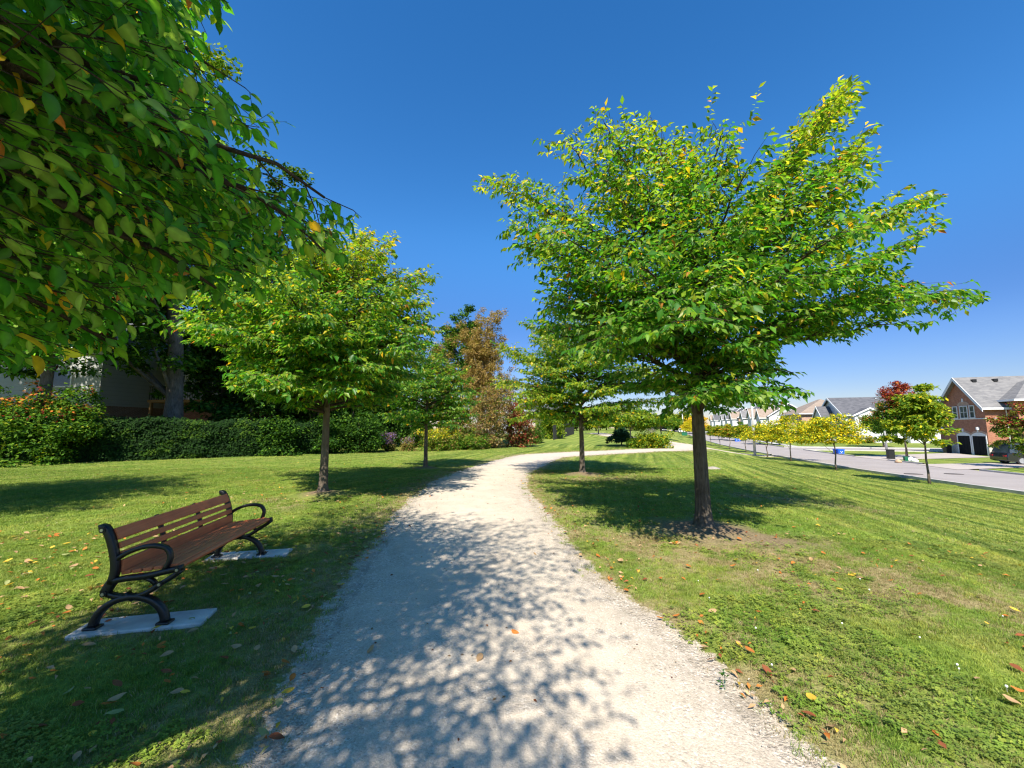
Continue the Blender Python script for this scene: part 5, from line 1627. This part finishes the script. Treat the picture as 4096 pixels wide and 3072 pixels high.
mat['car_white'] = M_simple('white_car_paint', (.75, .76, .77), .25, .02, 1, 0, 60, .5, 0, .6)
mat['car_black'] = M_simple('black_car_paint', (.015, .016, .018), .2, .03, 1, 0, 60, .5, 0, .7)
p = G(806, 442.2); car('dark grey sedan parked on the drive behind the yellow trees', p, SRZ, mat['car_grey'])
p = G(681.5, 432.9); car('distant white car parked at the far end of the street', p, SRZ + math.pi / 2 , mat['car_white'])
p = G(664, 431.4); car('very distant dark car beyond the end of the park', p, SRZ + math.pi / 2, mat['car_black'])
p = G(1036, 464.6); car('dark car half hidden behind the red and green tree at the right edge', p, SRZ + math.pi, mat['car_black'], suv=True, Ht=1.7)

# ------------------------------------------------------------------ bench
BR_ = empty('park_bench', BENCH, BENCH_RZ)
BR_.scale = (.88, 1, .925)
tag(BR_, 'park bench with reddish brown slats and black curved cast iron frames facing the path', 'bench')
def curve2(pts, n=24):
    return [tuple(p) for p in spline([(a, b) for a, b in pts], .03)]
def bar(mb, pts, y0, w, th, closed=False):
    """flat iron bar following a curve in the x-z plane, w wide along y, th thick"""
    P = [Vector((p[0], 0, p[1])) for p in pts]
    V = []; n = len(P)
    for i, p in enumerate(P):
        t = (P[min(i + 1, n - 1)] - P[max(i - 1, 0)]).normalized(); q = Vector((-t.z, 0, t.x))
        tt = th[i] if hasattr(th, '__len__') else th
        c_ = .3
        for a_, b_ in ((-.5, -.5 + c_ * .5), (-.5 + c_ * .35, -.5), (.5 - c_ * .35, -.5), (.5, -.5 + c_ * .5), (.5, .5 - c_ * .5), (.5 - c_ * .35, .5), (-.5 + c_ * .35, .5), (-.5, .5 - c_ * .5)):
            V.append(p + q * (b_ * tt) + Vector((0, y0 + a_ * w, 0)))
    fs = []
    for i in range(n - 1):
        for k in range(8):
            k2 = (k + 1) % 8; fs.append((i * 8 + k, i * 8 + k2, (i + 1) * 8 + k2, (i + 1) * 8 + k))
    fs.append(tuple(reversed(range(8)))); fs.append(tuple(range((n - 1) * 8, n * 8)))
    mb.add(V, fs)
BW = 1.80
def end_frame(y):
    arch = [(.275 + .285 * math.cos(math.pi * (1 - k / 24)) , .035 + .235 * math.sin(math.pi * k / 24)) for k in range(25)]
    m = MB()
    th = [.062 - .014 * math.sin(math.pi * k / 24) for k in range(25)]
    bar(m, arch, y, .055, th)
    fr = m.build('leg_arch', mat['iron'], BR_, smooth=True)
    for x_ in (-.01, .56):
        MB().box(x_ - .055, x_ + .055, y - .045, y + .045, .028, .05).build('foot', mat['iron'], fr, bevel=.008)
    m = MB()
    bar(m, curve2([(.06, .315), (.14, .285), (.28, .268), (.40, .30), (.50, .365), (.60, .425), (.665, .475)]), y, .05, .042)
    bar(m, curve2([(.10, .405), (.20, .425), (.38, .438), (.54, .468), (.665, .492)]), y, .055, .046)
    bar(m, curve2([(.06, .315), (.085, .37), (.125, .43)]), y, .05, .075)
    bar(m, [(.19, .425), (.27, .43), (.35, .43), (.42, .40), (.47, .352)], y, .04, .03)
    bar(m, [(.25, .262), (.27, .285)], y, .05, .09)
    m.build('seat_frame', mat['iron'], BR_, smooth=True)
    m = MB()
    bar(m, curve2([(.10, .39), (.118, .47), (.115, .56), (.088, .68), (.045, .80), (.005, .862), (-.03, .862)]), y, .055, .058)
    m.build('back_frame', mat['iron'], BR_, smooth=True)
    m = MB()
    bar(m, curve2([(.11, .58), (.20, .640), (.32, .682), (.43, .690), (.515, .668), (.555, .61), (.55, .545), (.515, .475)]), y, .045, .036)
    m.build('armrest', mat['iron'], BR_, smooth=True)
    sgn = -1 if y < .5 else 1
    for x_, z_ in ((.065, .315), (.505, .368), (.64, .482), (.005, .848)):
        MB().tube([(x_, y + sgn * .024, z_), (x_, y + sgn * .034, z_)], .026, 14, side=(1, 0, 0)).build('boss', mat['iron'], BR_)
        MB().tube([(x_, y + sgn * .034, z_), (x_, y + sgn * .041, z_)], .013, 10, side=(1, 0, 0)).build('bolt', mat['bolt'], BR_)
end_frame(0.0); end_frame(BW)
for y in (.6, 1.2):
    m = MB(); bar(m, curve2([(.60, .44), (.40, .405), (.20, .385), (.125, .42), (.108, .50), (.095, .60), (.066, .70), (.03, .79), (.0, .835)]), y, .05, .03)
    m.build('support_bar', mat['iron'], BR_, smooth=True)
def slat(name, x, z, ang, w, th):
    m = MB().box(-w / 2, w / 2, .022, BW - .022, -th / 2, th / 2)
    o = m.build(name, mat['slat'], BR_, bevel=.009)
    o.location = (x, 0, z); o.rotation_euler = (0, -ang, 0)
    return o
for x_, w_ in ((.185, .075), (.272, .075), (.359, .075), (.446, .075), (.553, .115)):
    slat('seat_slat', x_, .466 + (x_ - .18) * .095, R(5.5), w_, .034)
slat('seat_slat', .628, .494, R(-28), .04, .036)
for z_, x_, w_, sl_ in ((.522, .148, .108, .05), (.622, .134, .054, .18), (.699, .113, .054, .28), (.797, .078, .108, .42)):
    # up the reclined back
    slat('back_slat', x_, z_, math.pi - math.atan2(1, sl_), w_, .034)
for k, c in enumerate(PADS):
    m = MB().box(-.45, .45, -.145, .145, -.08, .028); r_ = random.Random(k)
    o = m.build('concrete_pad', mat['pad'], None, bevel=.012, loc=Vector((c.x, c.y, h(c.x, c.y))))
    o.rotation_euler = (0, 0, BENCH_RZ + R(4 if k == 0 else 2))
    tag(o, ['near concrete pad under the front end frame of the bench', 'far concrete pad under the distant end of the bench'][k], 'concrete pad', 'pads under the bench')
for o in BR_.children:
    if o.name.startswith(('leg_arch', 'seat_frame', 'back_frame', 'armrest', 'support_bar', 'boss', 'bolt')) or 'slat' in o.name:
        pass

# ------------------------------------------------------------------ grass blades, clover, gravel stones (stuff)
def clump_mesh(name, seed, n, hgt, rad, w, mt):
    rng = np.random.default_rng(seed)
    V = []; Fx = []
    for k in range(n):
        a = rng.uniform(0, 6.28); r = rad * rng.random() ** .5
        p = np.array([r * math.cos(a), r * math.sin(a), -.005])
        hh = hgt * rng.uniform(.45, 1.15); la = rng.uniform(0, 6.28); ln = rng.uniform(.15, .95) * hh
        l = np.array([math.cos(la), math.sin(la), 0]); s = np.array([-l[1], l[0], 0]) * w * rng.uniform(.7, 1.3)
        m = p + l * ln * .35 + np.array([0, 0, hh * .62]); t = p + l * ln + np.array([0, 0, hh * .95])
        b = len(V)
        V += [p - s * .5, p + s * .5, m + s * .4, m - s * .4, t]
        Fx += [(b, b + 1, b + 2, b + 3), (b + 3, b + 2, b + 4)]
    me = bpy.data.meshes.new(name); me.from_pydata([tuple(v) for v in V], [], Fx); me.materials.append(mt)
    return me
def clover_mesh(name, seed, mt):
    rng = np.random.default_rng(seed); V = []; Fx = []
    for k in range(7):
        c = np.array([rng.uniform(-.04, .04), rng.uniform(-.04, .04), rng.uniform(.012, .03)])
        a0 = rng.uniform(0, 6.28)
        for j in range(3):
            a = a0 + j * 2.094; d = np.array([math.cos(a), math.sin(a), rng.uniform(-.1, .35)]); s = np.array([-d[1], d[0], 0])
            b = len(V); L = rng.uniform(.009, .015)
            V += [c, c + d * L * .6 + s * L * .5, c + d * L * 1.15, c + d * L * .6 - s * L * .5]; Fx.append((b, b + 1, b + 2, b + 3))
    me = bpy.data.meshes.new(name); me.from_pydata([tuple(v) for v in V], [], Fx); me.materials.append(mt)
    return me
def stone_mesh(name, seed):
    rng = np.random.default_rng(seed)
    V = norm(rng.normal(0, 1, (12, 3))) * np.array([1, .8, .55])
    import bmesh
    bm = bmesh.new()
    for v in V: bm.verts.new(v)
    r_ = bmesh.ops.convex_hull(bm, input=bm.verts)
    me = bpy.data.meshes.new(name); bm.to_mesh(me); bm.free(); me.materials.append(mat['stone'])
    return me

def scatter(name, label, P, scale, kind_idx, meshes, tilt=.25, seed=0):
    """real instances spread over a point mesh"""
    src = bpy.data.collections.new(name + '_source')
    for k, me in enumerate(meshes):
        o = bpy.data.objects.new('%s_%02d' % (name, k), me); src.objects.link(o)
    rng = np.random.default_rng(seed)
    me = bpy.data.meshes.new(name); me.vertices.add(len(P)); me.vertices.foreach_set('co', np.asarray(P, np.float32).ravel())
    a = me.attributes.new('rot', 'FLOAT_VECTOR', 'POINT')
    rot = np.stack([rng.normal(0, tilt, len(P)), rng.normal(0, tilt, len(P)), rng.uniform(0, 6.283, len(P))], 1)
    a.data.foreach_set('vector', rot.astype(np.float32).ravel())
    a = me.attributes.new('scl', 'FLOAT', 'POINT'); a.data.foreach_set('value', np.asarray(scale, np.float32))
    a = me.attributes.new('pick', 'INT', 'POINT'); a.data.foreach_set('value', np.asarray(kind_idx, np.int32))
    o = link(name, me); tag(o, label, kind='stuff')
    ng = bpy.data.node_groups.new(name, 'GeometryNodeTree')
    ng.interface.new_socket('Geometry', in_out='INPUT', socket_type='NodeSocketGeometry')
    ng.interface.new_socket('Geometry', in_out='OUTPUT', socket_type='NodeSocketGeometry')
    gi = ng.nodes.new('NodeGroupInput'); go = ng.nodes.new('NodeGroupOutput')
    ip = ng.nodes.new('GeometryNodeInstanceOnPoints')
    ci = ng.nodes.new('GeometryNodeCollectionInfo'); ci.inputs['Collection'].default_value = src
    ci.inputs['Separate Children'].default_value = True; ci.inputs['Reset Children'].default_value = True
    ip.inputs['Pick Instance'].default_value = True
    def na(nm, ty):
        n_ = ng.nodes.new('GeometryNodeInputNamedAttribute'); n_.data_type = ty; n_.inputs['Name'].default_value = nm
        return n_.outputs['Attribute']
    ng.links.new(gi.outputs[0], ip.inputs['Points']); ng.links.new(ci.outputs[0], ip.inputs['Instance'])
    ng.links.new(na('pick', 'INT'), ip.inputs['Instance Index'])
    e2r = ng.nodes.new('FunctionNodeEulerToRotation'); ng.links.new(na('rot', 'FLOAT_VECTOR'), e2r.inputs[0])
    ng.links.new(e2r.outputs[0], ip.inputs['Rotation']); ng.links.new(na('scl', 'FLOAT'), ip.inputs['Scale'])
    ng.links.new(ip.outputs[0], go.inputs[0])
    md = o.modifiers.new('scatter', 'NODES'); md.node_group = ng
    return o

grng = np.random.default_rng(99)
def wedge(n, y0, y1, margin=1.85, power=1.0):
    y = y0 + (y1 - y0) * grng.random(n) ** power
    y = np.sqrt(grng.random(n) * (y1 ** 2 - max(y0, 0) ** 2) + max(y0, 0) ** 2)
    x = grng.uniform(-1, 1, n) * (y * margin + .6)
    return x, y
def grass_pts(n, y0, y1, thin_dry=.55):
    x, y = wedge(n, y0, y1)
    dr, so, dp = masks(x, y)
    a = NX * x + NY * y
    en = fbm(x * 2.2, y * 2.2, 71)
    ok = (dp > .04 - .42 * grng.random(n) ** 2.5 * np.clip((en - .35) * 4, 0, 1)) & (a < 13.6) & (grng.random(n) > so * 1.15)
    ok &= ~((dp < .22) & (grng.random(n) < .62 - dp * 1.2))
    for c in PADS:
        lx = (x - c.x) * bx.x + (y - c.y) * bx.y; ly = (x - c.x) * by.x + (y - c.y) * by.y
        ok &= ~((np.abs(lx) < .46) & (np.abs(ly) < .16))
    # hedge line on the left
    ok &= (y < 18.4 + .668 * (x + 22.6)) | (x > -8)
    x, y, dr = x[ok], y[ok], dr[ok]
    isdry = grng.random(len(x)) < dr * .85 + .03
    P = np.stack([x, y, H(x, y)], 1)
    return P, isdry
near = [clump_mesh('grass_tuft', k, 16, .030, .035, .0032, mat['blade']) for k in range(3)] + [clump_mesh('dry_tuft', 9 + k, 16, .026, .04, .003, mat['blade_dry']) for k in range(2)] + [clover_mesh('clover', 3, mat['blade']), clover_mesh('clover', 4, mat['blade'])]
P, dr_ = grass_pts(88000, 1.0, 6.2)
cl = fbm(P[:, 0] * .9, P[:, 1] * .9, 50)
ix = np.where(dr_, grng.integers(3, 5, len(P)), np.where((cl > .52) & (grng.random(len(P)) < .55), grng.integers(5, 7, len(P)), grng.integers(0, 3, len(P))))
scatter('grass', 'short green lawn grass with clover near the camera', P, grng.uniform(.65, 1.25, len(P)), ix, near, .2, 1)
mid = [clump_mesh('grass_tuft_mid', 20 + k, 16, .034, .075, .008, mat['blade']) for k in range(3)] + [clump_mesh('dry_tuft_mid', 29 + k, 16, .03, .08, .008, mat['blade_dry']) for k in range(2)]
P, dr_ = grass_pts(105000, 6.0, 16)
ix = np.where(dr_, grng.integers(3, 5, len(P)), grng.integers(0, 3, len(P)))
scatter('grass', 'mown lawn grass in the middle distance around the park trees', P, grng.uniform(.6, 1.15, len(P)), ix, mid, .2, 2)
farm = [clump_mesh('grass_tuft_far', 40 + k, 14, .035, .16, .016, mat['blade']) for k in range(3)] + [clump_mesh('dry_tuft_far', 49, 14, .03, .16, .016, mat['blade_dry'])]
P, dr_ = grass_pts(80000, 15.5, 34)
ix = np.where(dr_, 3, grng.integers(0, 3, len(P)))
scatter('grass', 'far lawn grass beyond the second trees', P, grng.uniform(.5, 1.0, len(P)), ix, farm, .15, 3)
# gravel stones, thicker along the path edges
x, y = wedge(90000, 1.3, 9.0, .9)
dp = dist_path(x, y) - path_half(x, y)
w_ = np.exp(-((dp + .25) / .28) ** 2) * .36 + .04 * (dp < 0)
ok = (grng.random(len(x)) < w_) & (dp < .22)
x, y = x[ok], y[ok]
scatter('gravel', 'small loose pale stones scattered along the path edges', np.stack([x, y, H(x, y) + .022], 1), grng.uniform(.0015, .0052, len(x)) * (1 + .9 * (grng.random(len(x)) > .93)), grng.integers(0, 4, len(x)),
        [stone_mesh('stone', k) for k in range(4)], .5, 4)

# white clover heads
x, y = wedge(170, 1.9, 5.0)
dr0, so0, dp0 = masks(x, y); ok = (dp0 > .4) & (x > 1.5) & (grng.random(len(x)) < .42)
fl = MB().lathe([(.002, 0), (.0012, .02), (.005, .022), (.007, .027), (.005, .032), (.001, .034)], 7).mesh('clover_flower', mat['bag'], True)
scatter('clover_flowers', 'tiny white clover flower heads in the grass right of the path', np.stack([x[ok], y[ok], H(x[ok], y[ok]) + .01], 1), grng.uniform(.8, 1.2, ok.sum()), np.zeros(ok.sum()), [fl], .25, 7)

# ------------------------------------------------------------------ fallen leaves
def fallen():
    rng = np.random.default_rng(123)
    cols = {'orange': (.50, .17, .035), 'tan': (.46, .29, .15), 'yellow': (.60, .40, .05), 'rust brown': (.26, .085, .035), 'pale green': (.30, .32, .12)}
    prob = {'orange': .27, 'tan': .36, 'yellow': .12, 'rust brown': .17, 'pale green': .08}
    tm = {}
    for nm_, c in cols.items():
        lst = []
        for k in range(3):
            Tv = LEAF_HI[0].copy(); Tv[:, 1] *= rng.uniform(.8, 1.15)
            curl = rng.uniform(.15, .6)
            Tv[:, 2] += curl * (Tv[:, 0] - .5) ** 2 + rng.uniform(.2, 1.1) * Tv[:, 1] ** 2 * rng.choice([-1, 1])
            Tv[:, 2] -= Tv[:, 2].min() 
            cc = np.array([c]) * rng.uniform(.85, 1.15)
            lst.append(np_mesh('fallen_leaf', Tv - np.array([.5, 0, 0]), LEAF_HI[1], mat['leaf_dead'], np.repeat(cc, len(Tv), 0)))
        tm[nm_] = lst
    def place(n, fx):
        out = []
        while len(out) < n:
            x, y = fx()
            out.append((x, y))
        return out
    spots = []
    while len(spots) < 300:
        y = math.sqrt(rng.uniform(1.85 ** 2, 6.4 ** 2)); x = rng.uniform(-1.26, 1.26) * y
        dd = float(dist_path([x], [y])[0] - path_half(x, y))
        left = x < 0
        w = .85 if (left and dd > 0) else (.30 if dd > 0 else .035)
        if dd > 0 and dd < .35: w += .25
        if left and y < 3.4: w *= 1.1
        if rng.random() < w: spots.append((x, y, dd))
    names_ = list(cols); pr = [prob[n] for n in names_]; made = []
    for x, y, dd in spots:
        nm_ = names_[rng.choice(len(names_), p=pr)]
        lx = (x - BENCH.x) * bx.x + (y - BENCH.y) * bx.y; ly = (x - BENCH.x) * by.x + (y - BENCH.y) * by.y
        if dd < 0: where = 'lying on the shaded gravel' if x < .3 else 'lying on the sunlit gravel'
        elif dd < .35: where = 'at the left edge of the path' if x < 0 else 'at the right edge of the path'
        elif x < 0 and -.1 < lx < .75 and -.2 < ly < 2.0: where = 'under the bench'
        elif x < 0 and lx <= -.1 and y > 3.6: where = 'on the sunny grass behind the bench'
        elif x < 0 and ly > 2.0: where = 'on the grass past the far bench end'
        elif x < 0 and y < 2.5: where = 'in the bottom left shade'
        elif x < 0 and ly < -.2: where = 'on shaded grass before the near pad'
        elif x < 0: where = 'between the bench and the path'
        elif (x - R1.x) ** 2 + (y - R1.y) ** 2 < 3: where = 'near the big trunk'
        elif y > 4.4: where = 'on the straw coloured patch'
        elif y > 3: where = 'in the grass right of the path'
        else: where = 'in the bottom right grass'
        o = link('fallen_leaf', tm[nm_][rng.integers(0, 3)])
        s = rng.uniform(.05, .09); sw = 'large' if s > .077 else ('small' if s < .063 else 'medium')
        o.location = (x, y, h(x, y) + (.030 if dd < 0 else rng.uniform(.02, .036)))
        o.rotation_euler = (rng.normal(0, .22), rng.normal(0, .22), rng.uniform(0, 6.28))
        o.scale = (s, s, s)
        made.append((o, f'{sw} {nm_} fallen leaf {where}', x / y))
    by_label = {}
    for o, lb, k in made: by_label.setdefault(lb, []).append((k, o))
    for lb, lst in by_label.items():
        lst.sort(key=lambda q: q[0])
        for r_, (k, o) in enumerate(lst):
            sfx = '' if len(lst) == 1 else (f', {ORD[r_]} from left' if r_ < len(lst) - 1 else ', rightmost')
            tag(o, lb + sfx, 'leaf', 'fallen leaves lying around the bench and path')
    # the many smaller looking ones further away
    n = 5200
    y = np.sqrt(rng.uniform(6.2 ** 2, 20 ** 2, n)); x = rng.uniform(-1.1, .75, n) * y
    dd = dist_path(x, y) - path_half(x, y)
    w = .10 + 1.0 * np.exp(-(np.hypot(x - L1.x - .3, y - L1.y + .2) / 2.6) ** 2) + .9 * np.exp(-(np.hypot(x - R2.x, y - R2.y + 1.0) / 2.0) ** 2) + .8 * np.exp(-(np.hypot(x - R1.x + .6, y - R1.y - 1.0) / 2.4) ** 2) + 1.0 * np.exp(-((dd - .25) / .35) ** 2) * (y < 16)
    w *= np.where(dd < 0, .30, 1)
    ok = rng.random(n) < w * .75
    x, y, dd = x[ok], y[ok], dd[ok]
    n2 = 3000
    yy = np.sqrt(rng.uniform(1.9 ** 2, 6.4 ** 2, n2)); xx = rng.uniform(-1.26, 1.26, n2) * yy
    d2 = dist_path(xx, yy) - path_half(xx, yy)
    k = (d2 > 0) & (rng.random(n2) < np.where(xx < 0, .7, .2) + .9 * np.exp(-((d2 - .15) / .2) ** 2)) & (fbm(xx * 1.6, yy * 1.6, 33) > .44)
    x = np.concatenate([x, xx[k]]); y = np.concatenate([y, yy[k]]); dd = np.concatenate([dd, d2[k]])
    n = len(x)
    pos = np.stack([x, y, H(x, y) + .03], 1)
    nm = norm(np.array([0, 0, 1.0]) + rng.normal(0, .35, (n, 3)))
    d = rng.normal(0, 1, (n, 3)); d = norm(d - nm * (d * nm).sum(1)[:, None])
    cc = np.array(list(cols.values()))[rng.choice(5, n, p=pr)] * rng.uniform(.7, 1.15, (n, 1))
    sz = rng.uniform(.04, .085, n) * np.where(y < 6.4, .8, 1.0)
    me = leaf_mesh('leaf_litter', pos, d, nm, sz, cc, LEAF_LO, mat['leaf_dead'], (0, 0, 0))
    tag(link('leaf_litter', me), 'scattered dry leaves under the park trees and along the path', kind='stuff')
    # tiny crumbs on the pale path
    n = 1500
    y = np.sqrt(rng.uniform(1.9 ** 2, 17 ** 2, n)); x = rng.uniform(-.9, .6, n) * y
    dd = dist_path(x, y) - path_half(x, y); ok = dd < 0; x, y = x[ok], y[ok]; n = len(x)
    pos = np.stack([x, y, H(x, y) + .03], 1); nm = norm(np.array([0, 0, 1.0]) + rng.normal(0, .2, (n, 3)))
    d = rng.normal(0, 1, (n, 3)); d = norm(d - nm * (d * nm).sum(1)[:, None])
    me = leaf_mesh('leaf_crumbs', pos, d, nm, rng.uniform(.008, .03, n) * (1 + y / 18), np.array(list(cols.values()))[rng.choice([0, 1, 3], n)] * .55, LEAF_FAR, mat['leaf_dead'], (0, 0, 0))
    tag(link('leaf_crumbs', me), 'small leaf crumbs and bits of bark on the pale path', kind='stuff')
fallen()
# small weed growing in the path
q = G(725, 690)
wd = empty('weed', q + Vector((0, 0, .02))); tag(wd, 'tiny green weed sprouting from the gravel on the right of the path', 'weed')
wr = np.random.default_rng(3); n = 16
pp = np.stack([wr.normal(0, .012, n), wr.normal(0, .012, n), wr.uniform(.0, .09, n)], 1)
dd_ = norm(np.stack([wr.normal(0, 1, n), wr.normal(0, 1, n), wr.uniform(0, .8, n)], 1)); nn_ = norm(np.array([0, 0, 1.]) + wr.normal(0, .3, (n, 3)))
link('foliage', leaf_mesh('foliage', pp, dd_, nn_, wr.uniform(.02, .035, n), np.tile(np.array([[.05, .13, .015]]), (n, 1)), LEAF_LO, mat['leaf'], (0, 0, 0)), None, wd)
MB().tube([(0, 0, -.02), (.003, 0, .05), (0, .003, .09)], .002, 4).build('stem', mat['green_bin'], wd)
